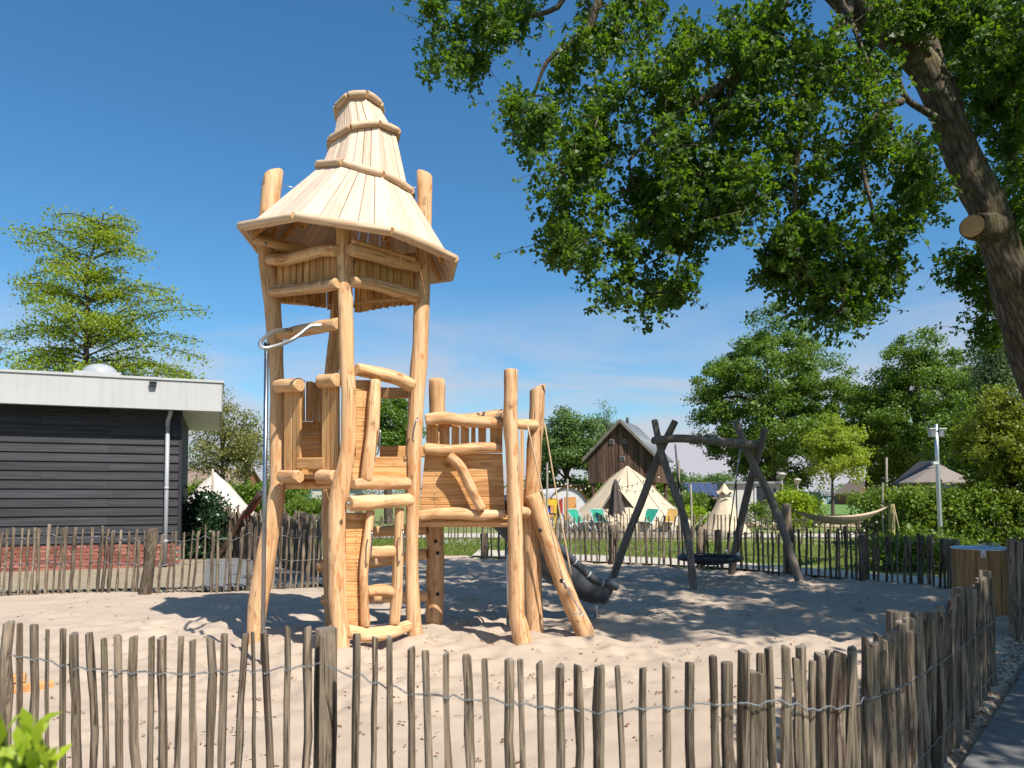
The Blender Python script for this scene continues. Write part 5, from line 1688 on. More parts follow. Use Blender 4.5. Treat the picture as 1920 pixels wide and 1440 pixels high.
for s in (-1, 1):
    q = [BP(s * (hw_ + ov), -0.35, ze - zov + 0.1), BP(0, -0.35, zp + 0.1), BP(0, dpth + 0.3, zp + 0.1), BP(s * (hw_ + ov), dpth + 0.3, ze - zov + 0.1)]
    rr_ = plank('roof', q, 0.10, 'metalroof', barn, out=(0, 0, 1))
    for k in range(9):
        t = (k + 0.5) / 9
        a, b = q[0].lerp(q[3], t), q[1].lerp(q[2], t)
        tube('seam', [a + Vector((0, 0, 0.02)), b + Vector((0, 0, 0.02))], 0.02, 'metalroof', rr_, n=2, seg=5)
    plank('barge_board', [BP(s * (hw_ + ov), -0.38, ze - zov - 0.08), BP(s * (hw_ + ov), -0.38, ze - zov + 0.13), BP(0, -0.38, zp + 0.13), BP(0, -0.38, zp - 0.08)], 0.03, 'oldlog', barn, out=-by_)
tube('chimney_cowl', [BP(0.1, 1.2, zp), BP(0.1, 1.2, zp + 0.35)], 0.09, 'slate', barn, n=2)
for (px, py, s) in ((1146, 828, 0.2), (1173, 828, 0.18), (1168, 860, 0.19)):
    pw = P(px, py, bd)
    x = (pw - bmid).dot(bx_)
    f = frame(BP(x, -0.05, pw.z), (0, 0, 1), bx_)
    w_ = box('window', f, (s * 1.35, 0.05, s * 1.35), 'postwood', barn)
    box('pane', f, (s, 0.02, s), 'darkglass', w_, (0, -0.026, 0))
for x in (-hw_ + 0.25, -0.9, 0.35, hw_ - 0.15):
    log('stilt', [BP(x, 0.2, -0.1), BP(x, 0.2, zb)], 0.13, 'barn', barn, n=4, seg=8, end='barn')
    log('stilt', [BP(x, dpth - 0.3, -0.1), BP(x, dpth - 0.3, zb)], 0.13, 'barn', barn, n=4, seg=8, end='barn')
for k in range(14):                                               # railed stair landing under the cabin
    x = -hw_ - 2.6 + k * 0.2
    box('baluster', frame(BP(x, 0.3, 1.75), (0, 0, 1), bx_), (0.05, 0.05, 1.0), 'barn', barn)
box('handrail', frame(BP(-hw_ - 1.3, 0.3, 2.27), (0, 0, 1), bx_), (2.8, 0.08, 0.07), 'barn', barn)
box('landing', frame(BP(-hw_ - 1.3, 0.6, 1.2), (0, 0, 1), bx_), (2.8, 1.2, 0.12), 'barn', barn)
for x in (-hw_ - 2.6, -hw_ - 0.1):
    log('stilt', [BP(x, 0.4, -0.1), BP(x, 0.4, 1.2)], 0.1, 'barn', barn, n=4, seg=8, end='barn')

# ================================================================== CABINS, HOUSES AND HUTS FARTHER OFF
def block(name, label, cat, x0, x1, y0, y1, z1, mat, roof_mat, over=0.25, rt=0.14):
    root = thing(name, ((x0 + x1) / 2, y0, 0), label, cat)
    w_ = hexa('wall', Vector((x0, y0, 0)), Vector((x1, y0, 0)), Vector((0, y1 - y0, 0)), -0.1, z1, mat, root)
    hexa('roof', Vector((x0 - over, y0 - over, 0)), Vector((x1 + over, y0 - over, 0)), Vector((0, y1 - y0 + 2 * over, 0)), z1 + 0.003, z1 + rt, roof_mat, root)
    return root, w_
d = 46.0
X = lambda px, d: (px - 960) / FOC * d
wc, ww = block('white_cabin', 'cream flat-roofed holiday cabin behind the narrow beige tent', 'cabin', X(1366, d), X(1462, d), d, d + 2.6, 2.35, 'cream', 'metalroof')
wf = box('window', rotz(0, (X(1428, d), d - 0.03, 1.35)), (0.95, 0.08, 1.9), 'whitepaint', wc)
box('pane', rotz(0, (X(1428, d), d - 0.075, 1.6)), (0.7, 0.03, 1.2), 'darkglass', wf)
box('wall_lamp', rotz(0, (X(1452, d), d - 0.05, 1.95)), (0.14, 0.12, 0.2), 'slate', wc)
for k in range(6):
    box('panel_joint', rotz(0, (X(1362 + k * 18, d), d - 0.006, 1.17)), (0.02, 0.014, 2.3), 'pipe', wc)
d = 58.0
wc2, _ = block('white_cabin', 'small cream cabin half hidden behind the round lamps', 'cabin', X(1462, d), X(1500, d), d, d + 6, 1.85, 'cream', 'metalroof')
d = 42.0
wc3, _ = block('white_cabin', 'cream cabin with teal roof edge seen between the tower posts', 'cabin', X(540, d), X(640, d), d, d + 6, 2.25, 'cream', 'tealtrim')
wf = box('window', rotz(0, (X(579, d), d - 0.03, 1.35)), (0.42, 0.08, 1.7), 'tealtrim', wc3)
box('pane', rotz(0, (X(579, d), d - 0.075, 1.95)), (0.30, 0.03, 0.35), 'darkglass', wf)
wf = box('window', rotz(0, (X(617, d), d - 0.03, 1.35)), (0.42, 0.08, 1.7), 'tealtrim', wc3)
box('pane', rotz(0, (X(617, d), d - 0.075, 1.95)), (0.30, 0.03, 0.35), 'darkglass', wf)
def gable_house(name, label, cat, xc, y0, w, dep_, ze_, zp_, wallm, roofm, along_x=True):
    root = thing(name, (xc, y0, 0), label, cat)
    if along_x:
        V = [(xc - w / 2, y0, 0), (xc + w / 2, y0, 0), (xc + w / 2, y0 + dep_, 0), (xc - w / 2, y0 + dep_, 0), (xc - w / 2, y0, ze_), (xc + w / 2, y0, ze_), (xc + w / 2, y0 + dep_, ze_), (xc - w / 2, y0 + dep_, ze_),
             (xc - w / 2, y0 + dep_ / 2, zp_), (xc + w / 2, y0 + dep_ / 2, zp_)]
        mesh_at('wall', [Vector(v) for v in V], [(0, 1, 5, 4), (1, 2, 6, 9, 5), (2, 3, 7, 6), (3, 0, 4, 8, 7)], wallm, root)
        q = [Vector((xc - w / 2 - 0.3, y0 - 0.4, ze_ - 0.1)), Vector((xc - w / 2 - 0.3, y0 + dep_ / 2, zp_ + 0.12)), Vector((xc + w / 2 + 0.3, y0 + dep_ / 2, zp_ + 0.12)), Vector((xc + w / 2 + 0.3, y0 - 0.4, ze_ - 0.1))]
        r1_ = plank('roof', q, 0.12, roofm, root, out=(0, 0, 1))
        q2 = [Vector((v.x, 2 * (y0 + dep_ / 2) - v.y, v.z)) for v in q]
        plank('roof', q2, 0.12, roofm, root, out=(0, 0, 1))
        return root, q
    V = [(xc - w / 2, y0, 0), (xc + w / 2, y0, 0), (xc + w / 2, y0, ze_), (xc, y0, zp_), (xc - w / 2, y0, ze_), (xc - w / 2, y0 + dep_, 0), (xc + w / 2, y0 + dep_, 0), (xc + w / 2, y0 + dep_, ze_), (xc, y0 + dep_, zp_), (xc - w / 2, y0 + dep_, ze_)]
    mesh_at('wall', [Vector(v) for v in V], [(0, 1, 2, 3, 4), (1, 6, 7, 2), (5, 0, 4, 9), (6, 5, 9, 8, 7)], wallm, root)
    for s in (-1, 1):
        q = [Vector((xc + s * (w / 2 + 0.35), y0 - 0.3, ze_ - 0.2)), Vector((xc, y0 - 0.3, zp_ + 0.12)), Vector((xc, y0 + dep_, zp_ + 0.12)), Vector((xc + s * (w / 2 + 0.35), y0 + dep_, ze_ - 0.2))]
        plank('roof', q, 0.12, roofm, root, out=(0, 0, 1))
    return root, None
d = 80.0
sh, q = gable_house('brick_house', 'red brick house with blue solar panels along its roof', 'house', X(1318, d), d, 7.0, 7.0, 1.35, 3.0, 'redbrickfar', 'thatch')
for k in range(8):
    t0, t1 = 0.06 + k * 0.112, 0.06 + (k + 1) * 0.112 - 0.012
    lo, hi = lambda t: q[0].lerp(q[3], t), lambda t: q[1].lerp(q[2], t)
    up = Vector((0, -0.05, 0.06))
    plank('solar_panel', [lo(t0).lerp(hi(t0), 0.12) + up, lo(t1).lerp(hi(t1), 0.12) + up, lo(t1).lerp(hi(t1), 0.95) + up, lo(t0).lerp(hi(t0), 0.95) + up], 0.05, 'solar', sh, out=(0, 0, 1))
d = 150.0
lb, _ = block('farm_shed', 'long pale green farm shed with grey roof across the field', 'shed', X(1540, d), X(1625, d), d, d + 12, 1.6, 'sage', 'metalroof', rt=0.9)
for k in range(3):
    box('door', rotz(0, (X(1556 + k * 26, d), d - 0.05, 0.9)), (1.2, 0.1, 1.6), 'redbrickfar' if k == 1 else 'tealtrim', lb)
d = 140.0
rh, _ = gable_house('brick_farmhouse', 'red brick farmhouse with steep brown roof across the field', 'house', X(1632, d), d, 5.2, 9, 2.2, 4.4, 'redbrickfar', 'thatch', along_x=False)
for dx in (-1.2, 1.0):
    box('window', rotz(0, (X(1632, d) + dx, d - 0.04, 1.3)), (0.7, 0.08, 1.0), 'whitepaint', rh)
gable_house('brick_house', 'grey roofed house far behind the pale bell tent', 'house', X(360, 75), 75, 9, 8, 2.4, 4.4, 'redbrickfar', 'thatch')
# garden hut, open parasol and canvas behind the hedge
d = 33.0
gh, _ = gable_house('garden_hut', 'dark brown hut with slate gable roof behind the open parasol', 'hut', X(1752, d), d, 1.9, 1.2, 2.35, 3.08, 'barn', 'slate', along_x=False)
box('window', rotz(0, (X(1709, d), d - 0.03, 2.15)), (0.1, 0.06, 0.16), 'whitepaint', gh)
op = Vector((X(1757, 29.0), 29.0, 0))
opar = thing('open_parasol', op, 'wide open taupe parasol above the hedge beside the lamp post', 'parasol')
tube('pole', [op, op + Vector((0, 0, 2.75))], 0.035, 'steel_dark', opar, n=2)
V, F = [], []
pr = [(0.03, 2.85), (0.35, 2.70), (0.36, 2.66), (0.8, 2.42), (1.35, 2.12), (1.34, 2.06)]
n = 8
for (q_, z) in pr:
    for k in range(n):
        a = 2 * math.pi * (k + 0.5) / n
        V.append(op + Vector((q_ * math.cos(a), q_ * math.sin(a), z)))
for i in range(len(pr) - 1):
    for k in range(n):
        F.append((i * n + k, i * n + (k + 1) % n, (i + 1) * n + (k + 1) % n, (i + 1) * n + k))
F.append(tuple(range(n))[::-1])
mesh_at('canopy', V, F, 'taupe', opar, False)
for k in range(8):
    a = 2 * math.pi * (k + 0.5) / 8
    tube('rib', [op + Vector((0, 0, 2.62)), op + Vector((1.3 * math.cos(a), 1.3 * math.sin(a), 2.1))], 0.012, 'steel_dark', opar, n=2, seg=5)
ct = P(1802, 871, 31)
lathe_tent('canvas_tent', 'pale grey canvas tent peak right of the open parasol', ct, 960, 2.0, 31, 'canvas_pale', seed=4, wall=0.7)
ct2 = P(1705, 935, 27)
lathe_tent('canvas_tent', 'pale canvas tent mostly hidden behind the hedge', Vector((ct2.x + 0.6, 26.5, 2.0)), 960, 1.5, 26.5, 'canvas_pale', seed=5, wall=0.6)

# ================================================================== LAMPS
lx = X(1762, 20.0)
lamp = thing('lamp_post', (lx, 20, 0), 'slim galvanised lamp post with two small floodlights in front of the hedge', 'lamp post')
tube('pole', [Vector((lx + 0.0, 20, -0.1)), P(1759, 900, 20), P(1755, 795, 20)], [0.062, 0.055, 0.048], 'steel', lamp, n=5, seg=12)
for s in (-1, 1):
    c = P(1755 + s * 8, 812, 20)
    hd = box('floodlight', rotz(0, c), (0.13, 0.14, 0.20), 'whitepaint', lamp)
    for k in range(4):
        box('fin', rotz(0, c), (0.012, 0.02, 0.17), 'pipe', hd, (-0.045 + k * 0.03, -0.08, -0.01))
    box('hood', rotz(0, P(1755 + s * 9, 804, 20)), (0.20, 0.22, 0.03), 'whitepaint', hd)
    box('bracket', rotz(0, P(1755 + s * 3, 806, 20)), (0.10, 0.05, 0.03), 'steel', lamp)
box('camera_box', rotz(0, P(1753, 868, 19.95)), (0.16, 0.12, 0.07), 'whitepaint', lamp)
for (px, py, d, lab) in ((1466, 894, 38.0, 'round-shaded park lamp nearest the cream cabin'), (1495, 904, 43.0, 'round-shaded park lamp above the clipped hedge')):
    g = Vector((X(px, d), d, 0))
    t = P(px, py, d)
    o = thing('park_lamp', g, lab, 'lamp', 'park lamps')
    tube('pole', [g, t], 0.04, 'postwood', o, n=2)
    V, F = tube_geo([t + Vector((0, 0, z)) for z in (-0.15, 0.0, 0.12, 0.13, 0.2, 0.22)], [0.05, 0.15, 0.24, 0.25, 0.10, 0.03], 14)
    F.append(tuple(range(len(V) - 14, len(V))))
    mesh_at('lamp_head', V, F, 'canvas_pale', o, True)

# ================================================================== HAMMOCKS
h0, h1 = P(1476, 952, 15.9), P(1664, 950, 20.2)
hp = thing('hammock_post', (h0.x, 15.9, 0), 'dark wooden post holding the near end of the sand-coloured hammock', 'post')
log('shaft', [Vector((h0.x + 0.02, 15.9, -0.1)), P(1477, 1020, 15.9), P(1474, 944, 15.9)], 0.10, 'stake', hp, n=7, seg=10, end='stakeend')
hq = thing('hammock_post', (P(1671, 950, 20.4).x, 20.4, 0), 'mossy square post at the far end of the sand-coloured hammock', 'post')
b0 = Vector((P(1671, 950, 20.4).x, 20.4, 0))
box('shaft', rotz(0.2, b0), (0.13, 0.13, 1.45), 'mosspost', hq, (0, 0, 0.66))
tube('rope_loop', [P(1676, 948, 20.3), P(1682, 975, 20.2), P(1689, 1010, 20.2), P(1677, 1007, 20.25), P(1677, 960, 20.3)], 0.016, 'rope', hq, n=20, seg=5)
hm = thing('hammock', h0, 'sand-coloured cloth hammock slung between two posts behind the far fence', 'hammock')
V, F = [], []
n, m = 24, 7
for i in range(n):
    t = i / (n - 1)
    c = h0.lerp(h1, t) - Vector((0, 0, 0.42 * 4 * t * (1 - t)))
    wd = 0.06 + 0.32 * math.sin(math.pi * t) ** 0.8
    for j in range(m):
        s = j / (m - 1) - 0.5
        V.append(c + Vector((0.3 * s * wd, 0.95 * s * wd * 2, (s * s * 4) * 0.20 * math.sin(math.pi * t))))
for i in range(n - 1):
    for j in range(m - 1):
        F.append((i * m + j, i * m + j + 1, (i + 1) * m + j + 1, (i + 1) * m + j))
mesh_at('cloth', V, F, 'hammock', hm, True)
# hammock stand with red cloth behind the left screen
s0, s1 = P(447, 985, 19.0), P(489, 924, 18.4)
hsd = thing('hammock_stand', (s0.x, 19, 0), 'dark leaning log stand with red hammock cloth behind the paling screen', 'hammock')
log('boom', [Vector((s0.x - 0.6, 19.2, 0)), s0, s1], 0.085, 'barn', hsd, n=9, seg=10, end='black')
V, F = [], []
for i in range(12):
    t = i / 11
    c = P(452, 972, 18.7).lerp(P(489, 934, 18.3), t) - Vector((0, 0, 0.12 * math.sin(math.pi * t)))
    for j in range(4):
        V.append(c + Vector((0.0, (j - 1.5) * 0.05, 0.03 * abs(j - 1.5) - 0.04)))
for i in range(11):
    for j in range(3):
        F.append((i * 4 + j, i * 4 + j + 1, i * 4 + j + 5, i * 4 + j + 4))
mesh_at('cloth', V, F, 'redcloth', hsd, True)
# fallen-in board at the left edge of the sand
sb = thing('sandpit_board', G(20, 1300), 'short sawn timber plank frame lying on the sand at the left edge', 'timber')
a, b = G(-60, 1310), G(102, 1292)
for (p_, q_) in ((G(-80, 1312), G(100, 1290)), (G(-60, 1285), G(48, 1277))):
    uu = (q_ - p_).normalized()
    f = frame((p_ + q_) / 2 + Vector((0, 0, 0.03)), uu, (0, 0, 1))
    box('beam', f, (0.07, 0.05, (q_ - p_).length), 'plank', sb)

# ================================================================== TREES, HEDGES, PLANTS
def limb_geo(V, F, pts, r0, r1, seg=7, n=8, wob=0.1, seed=0):
    path = smooth_path(pts, n)
    v, f = tube_geo(path, list(np.linspace(r0, r1, n)), seg, wob, seed)
    o = len(V)
    V += v
    F += [tuple(q + o for q in t) for t in f]
def crown_clumps(centre, rad, nclump, seed, hollow=0.55, squash=1.0, bottom=-0.75):
    r = np.random.default_rng(seed)
    out = []
    while len(out) < nclump:
        v = r.normal(size=3)
        v /= np.linalg.norm(v)
        if v[2] < bottom:
            continue
        q = hollow + (1 - hollow) * r.random() ** 0.6
        lump = 1 + 0.16 * math.sin(v[0] * 5 + seed) + 0.13 * math.sin(v[2] * 6 + v[1] * 4 + seed * 2)
        out.append(np.array(centre) + v * np.array(rad) * q * lump)
    return np.array(out)
def tree(name, label, base, centre, rad, nclump, per, clump_r, leaf, mat, seed, trunk_r=0.25, cat='tree', group=None, hollow=0.5, droop=0.0, flat=0.6, forks=7, barkm='bark', bottom=-0.75):
    base, centre = Vector(base), Vector(centre)
    root = thing(name, base, label, cat, group)
    cl = crown_clumps(centre, rad, nclump, seed, hollow, bottom=bottom)
    r = np.random.default_rng(seed + 50)
    V, F = [], []
    fork = base.lerp(centre, 0.55)
    limb_geo(V, F, [base - Vector((0, 0, 0.1)), base.lerp(fork, 0.5) + Vector((r.normal() * 0.1, 0, 0)), fork, centre + Vector((0, 0, rad[2] * 0.55))], trunk_r, trunk_r * 0.2, 9, 12, 0.15, seed)
    for c in cl[r.choice(len(cl), min(len(cl), forks * 4), replace=False)]:
        c = Vector(c)
        st = fork.lerp(centre, r.random() * 0.9)
        limb_geo(V, F, [st, st.lerp(c, 0.5) + Vector((0, 0, 0.15 * (c - st).length)), c], trunk_r * 0.32, 0.015, 5, 6, 0.1, seed)
    mesh_at('trunk', V, F, barkm, root, True)
    n = len(cl)
    pos = np.repeat(cl, per, axis=0)
    off = r.normal(size=(n * per, 3))
    off = off / np.linalg.norm(off, axis=1, keepdims=True) * (r.random((n * per, 1)) ** 0.45)
    cr = np.repeat(clump_r * r.uniform(0.6, 1.35, n), per)[:, None]
    pos = pos + off * cr * np.array([1, 1, flat])
    outv = unit(pos - np.array(centre))
    nrm = unit(off * 0.95 + outv * 0.35 + np.array([0, 0, 0.45]) + r.normal(size=pos.shape) * 0.4)
    dirs = unit(r.normal(size=pos.shape) + np.array([0, 0, -droop]) + outv * 0.3)
    tone = np.clip(np.repeat(r.normal(0.5, 0.18, n), per) + r.normal(0, 0.17, n * per), 0, 1)
    sz = leaf * r.uniform(0.6, 1.3, n * per)
    cm = leaves('crown', pos - np.array(base), dirs, nrm, sz, mat, tone)
    stuff(obj('crown', cm, root, Matrix.Translation(base)))
    return root
def at(px, py, d): return P(px, py, d)
# big rounded trees behind the swing
def ptree(name, label, px, py, rx, ry, d, mat, seed, nclump=190, per=190, clump_r=0.75, leaf=0.16, dep_=None, tr=0.3, **kw):
    c = at(px, py, d)
    rad = (rx * PXM(d), (dep_ or rx) * PXM(d), ry * PXM(d))
    bp_ = kw.pop('bpx', px)
    return tree(name, label, (X(bp_, d), d, 0), c, rad, nclump, per, clump_r, leaf, mat, seed, trunk_r=tr, **kw)
ptree('maple_tree', 'large round-crowned green tree behind the swing frame', 1448, 768, 146, 156, 58, 'leaf', 1, 430, 190, 0.88, 0.22, tr=0.42, bottom=-1, hollow=0.5)
ptree('maple_tree', 'broad green tree behind the lamp post and open parasol', 1722, 790, 122, 150, 52, 'leaf', 2, 380, 190, 0.80, 0.20, tr=0.42, bottom=-1, hollow=0.5)
ptree('maple_tree', 'lighter green small tree between the two large round trees', 1560, 850, 52, 75, 44, 'limeleaf', 3, 80, 120, 0.62, 0.16, tr=0.12, hollow=0.2)
ptree('maple_tree', 'green tree filling the gap behind the hedge top', 1628, 810, 60, 100, 60, 'leaf', 4, 90, 170, 1.0, 0.22)
ptree('golden_tree', 'golden green leafy tree at the right edge above the hedge', 1895, 845, 82, 125, 23, 'goldleaf', 5, 170, 170, 0.42, 0.10, tr=0.14, hollow=0.2)
ptree('dark_tree', 'shaded deep green tree behind the golden one', 1830, 850, 60, 120, 30, 'leaf', 6, 90, 150, 0.6, 0.14, hollow=0.2)
ptree('birch_tree', 'weeping birch with fine foliage left of the oak trunk', 1868, 690, 48, 95, 30, 'birchleaf', 7, 80, 150, 0.5, 0.09, tr=0.1, hollow=0.1, droop=1.6, flat=1.7)
# trees in the middle and at the left
ptree('field_tree', 'green tree seen between the tower and the low deck', 730, 800, 50, 62, 45, 'leaf', 8, 70, 150, 0.75, 0.18)
ptree('field_tree', 'green tree just left of the cabin on stilts', 1062, 840, 66, 72, 50, 'farleaf', 9, 120, 150, 0.8, 0.18, hollow=0.25)
ptree('birch_tree', 'slender pale birch behind the cabin on stilts', 1138, 800, 20, 42, 62, 'birchleaf', 10, 30, 70, 0.7, 0.14, tr=0.1, hollow=0.1, droop=1.2)
ptree('field_tree', 'rounded tree right of the cabin on stilts', 1245, 930, 34, 48, 70, 'farleaf', 11, 60, 130, 0.9, 0.22)
ptree('field_tree', 'low rounded far tree behind the solar roof', 1335, 918, 42, 26, 105, 'farleaf', 12, 60, 110, 1.3, 0.32)
ptree('field_tree', 'low far tree right of the rounded one behind the swing ropes', 1283, 925, 22, 34, 95, 'farleaf', 13, 40, 110, 1.1, 0.3)
ptree('olive_tree', 'sparse olive-brown spring tree behind the pale bell tent', 418, 835, 72, 92, 45, 'oliveleaf', 14, 120, 90, 0.85, 0.14, tr=0.22, hollow=0.3)
ptree('olive_tree', 'lower olive tree right of the sparse one by the fireman pole', 465, 850, 34, 60, 48, 'oliveleaf', 15, 40, 90, 0.8, 0.15, hollow=0.2)
ptree('field_tree', 'green bushy tree beyond the left tower post', 560, 880, 50, 40, 50, 'leaf', 16, 60, 130, 0.7, 0.17)
# pin oak behind the shed: a straight leader with level tiers of branches
def pin_oak():
    d = 25.0
    base = Vector((X(165, d), d, 0))
    root = thing('pin_oak', base, 'light green young oak with level tiers of branches behind the shed', 'tree')
    r = np.random.default_rng(77)
    V, F = [], []
    top = P(195, 400, d)
    mid1, mid2 = P(162, 640, d), P(160, 520, d)
    limb_geo(V, F, [base - Vector((0, 0, 0.1)), mid1, P(164, 570, d), mid2, P(180, 450, d), top], 0.17, 0.02, 8, 24, 0.05, 3)
    pts, tones, axes = [], [], []
    tiers = [(402, 30, 50, 4), (420, 95, 60, 5), (446, 140, 60, 5), (462, 70, 115, 5), (497, 145, 80, 6), (520, 130, 70, 6), (540, 120, 175, 7), (563, 150, 150, 6), (600, 90, 130, 5), (618, 185, 205, 8), (640, 180, 240, 9), (668, 185, 215, 8), (694, 175, 235, 9), (716, 160, 205, 8)]
    for (py, wl_, wr, reps) in tiers:
        lead = interp(py, [400, 450, 520, 570, 640, 930], [195, 180, 160, 164, 162, 165])
        a0 = r.uniform(0, 6.28)
        for rep in range(reps):
            ang = a0 + rep * 2 * math.pi / reps + r.normal() * 0.3
            if rep < 2:
                ang = rep * math.pi + r.normal() * 0.25            # one arm well out on either side
            w_ = (wr if math.cos(ang) > 0 else wl_) * PXM(d) * (r.uniform(0.9, 1.05) if rep < 2 else r.uniform(0.45, 0.95))
            o = P(lead, py + r.uniform(-14, 14) + 16, d)
            e = o + Vector((math.cos(ang) * w_, math.sin(ang) * w_ * 0.9, r.uniform(0.0, 0.40) * w_ + r.normal() * 0.12 - (0.26 * w_ if py > 650 else 0)))
            md = o.lerp(e, 0.5) + Vector((0, 0, 0.12 * w_ + 0.05))
            limb_geo(V, F, [o, md, e], 0.032, 0.006, 5, 8, 0, 1)
            path = smooth_path([o, md, e], 30)
            ncl = int(4 + w_ * 5.0)
            for k in range(ncl):
                t = 0.20 + 0.80 * (k + r.random()) / ncl
                p = path[min(29, int(t * 29))]
                side = Vector((-math.sin(ang), math.cos(ang), 0)) * r.normal() * 0.28 * (1.15 - t) * min(1.0, w_ / 1.5)
                q = p + side + Vector((0, 0, r.normal() * 0.04))
                limb_geo(V, F, [path[max(0, int(t * 29) - 3)], q], 0.008, 0.003, 4, 3, 0, 1)
                m = 24
                off = r.normal(size=(m, 3)) * np.array([0.19, 0.19, 0.12]) + np.array([0, 0, -0.04])
                pts.append(np.array(q) + off)
                tones.append(np.full(m, r.normal(0.5, 0.15)))
    mesh_at('trunk', V, F, 'bark', root, True)
    pts, tones = np.concatenate(pts), np.concatenate(tones)
    n = len(pts)
    nrm = unit(np.array([0, 0, 0.8]) + rng.normal(size=(n, 3)) * 0.6)
    dirs = unit(rng.normal(size=(n, 3)) * np.array([1, 1, 0.6]) + np.array([0, 0, -0.35]))
    cm = leaves('crown', pts - np.array(base), dirs, nrm, 0.105 * rng.uniform(0.6, 1.25, n), 'limeleaf', np.clip(tones + rng.normal(0, 0.18, n), 0, 1))
    stuff(obj('crown', cm, root, Matrix.Translation(base)))
pin_oak()
# far wood on the horizon
def far_wood():
    r = np.random.default_rng(9)
    cl = []
    for x in np.arange(-190, 330, 2.4):
        y = 230 + 25 * math.sin(x * 0.02)
        h = 3.2 + 2.2 * (math.sin(x * 0.11) * 0.5 + 0.5) + r.random() * 1.6
        for z in np.arange(0.5, h, 1.1):
            cl.append((x + r.normal() * 1.3, y + r.normal() * 3, z))
    cl = np.array(cl)
    per = 26
    pos = np.repeat(cl, per, axis=0) + r.normal(size=(len(cl) * per, 3)) * np.array([0.9, 0.9, 0.65])
    n = len(pos)
    cm = leaves('far_wood', pos, rand_dir(n), unit(np.array([0, -0.5, 0.8]) + r.normal(size=(n, 3)) * 0.5), 0.75 * r.uniform(0.6, 1.3, n), 'farleaf', np.clip(np.repeat(r.normal(0.45, 0.2, len(cl)), per), 0, 1))
    o = stuff(obj('far_wood', cm))
    o['label'] = 'low green wood along the horizon behind the fields'
    o['category'] = 'wood'
far_wood()
# hedges and shrubs as leafy blocks
def leaf_block(name, label, x0, x1, y0, y1, h0, h1, n, leaf, mat, seed, cat='hedge', round_=0.0, stems=14, group=None):
    r = np.random.default_rng(seed)
    base = Vector(((x0 + x1) / 2, (y0 + y1) / 2, 0))
    root = thing(name, base, label, cat, group)
    u_, v_, w_ = r.random(n), r.random(n), r.random(n) ** 0.7
    shell = r.random(n) < 0.75                          # most leaves on the outside
    face = r.integers(0, 3, n)
    v_ = np.where(shell & (face == 0), r.random(n) * 0.12, v_)
    w_ = np.where(shell & (face == 1), 1 - r.random(n) * 0.10, w_)
    top = h1 + 0.10 * h1 * np.sin(u_ * 17 + seed) * np.sin(u_ * 41 + v_ * 6 + seed) + 0.07 * h1 * np.sin(u_ * 90 + v_ * 20)
    if round_:
        top = top * (1 - round_ * (np.abs(u_ - 0.5) * 2) ** 3)
        v_ = 0.5 + (v_ - 0.5) * (1 - round_ * 0.7 * np.abs(w_ * 1.2 - 0.5))
    bulge = 0.12 * np.sin(u_ * 31 + w_ * 9 + seed) + 0.08 * np.sin(u_ * 67 + w_ * 23)
    pos = np.stack([x0 + (x1 - x0) * u_, y0 + (y1 - y0) * v_ + bulge * (1 - v_), h0 + (top - h0) * w_], 1) + r.normal(size=(n, 3)) * 0.05
    # bunch leaves into sprays
    kc = max(8, n // 45)
    cen = pos[:kc]
    own = r.integers(0, kc, n)
    pos = np.where((r.random(n) < 0.8)[:, None], cen[own] + r.normal(size=(n, 3)) * np.array([0.17, 0.14, 0.10]) * (leaf / 0.115), pos)
    tilt = r.normal(size=(kc, 3)) * 0.45
    lum = r.normal(0, 0.2, kc)
    nrm = unit(np.array([0, -0.4, 0.7]) + tilt[own] + r.normal(size=(n, 3)) * 0.45)
    dirs = unit(r.normal(size=(n, 3)) + np.array([0, -0.4, 0.1]))
    tone = np.clip(0.5 + 0.25 * np.sin(u_ * 50 + w_ * 13) * np.sin(w_ * 21 + u_ * 19) + lum[own] + r.normal(0, 0.15, n), 0, 1)
    cm = leaves('foliage', pos - np.array(base), dirs, nrm, leaf * r.uniform(0.55, 1.3, n), mat, tone)
    stuff(obj('foliage', cm, root, Matrix.Translation(base)))
    V, F = [], []
    for k in range(stems):
        x = x0 + (x1 - x0) * (k + 0.5) / stems
        y = (y0 + y1) / 2 + r.normal() * (y1 - y0) * 0.1
        limb_geo(V, F, [Vector((x, y, -0.1)), Vector((x + r.normal() * 0.1, y, h1 * 0.4)), Vector((x + r.normal() * 0.25, y + r.normal() * 0.15, h1 * 0.85))], 0.035, 0.008, 5, 6)
    mesh_at('stems', V, F, 'bark', root, True)
    return root
leaf_block('beech_hedge', 'tall bright green beech hedge behind the lamp post', X(1690, 22.5), X(2010, 22.5), 22.2, 24.2, 0.0, 1.66, 32000, 0.115, 'hedgeleaf', 21)
leaf_block('beech_hedge', 'green hedge end left of the timber poles', X(1622, 25.5), X(1700, 25.5), 25.0, 27.0, 0.0, 1.55, 7000, 0.115, 'hedgeleaf', 22, stems=5)
leaf_block('clipped_hedge', 'low bright clipped hedge beside the cream cabin', X(1462, 37), X(1508, 37), 36.2, 38.0, 0.0, 1.62, 5000, 0.15, 'freshleaf', 23, round_=0.2, stems=4)
leaf_block('clipped_hedge', 'lower rounded hedge lump at the path bend', X(1505, 40), X(1530, 40), 39.5, 41, 0.0, 1.35, 3000, 0.15, 'hedgeleaf', 24, round_=0.5, stems=3)
leaf_block('laurel_bush', 'dark glossy laurel bush at the shed corner', X(342, 19.5), X(418, 19.5), 19.0, 20.6, 0.0, 1.5, 6500, 0.10, 'laurel', 25, 'bush', 0.55, 5)
leaf_block('garden_shrub', 'sunlit green shrub before the cream cabin between tower posts', X(520, 30), X(612, 30), 30, 32, 0.0, 1.35, 6000, 0.11, 'hedgeleaf', 26, 'shrub', 0.35, 6)
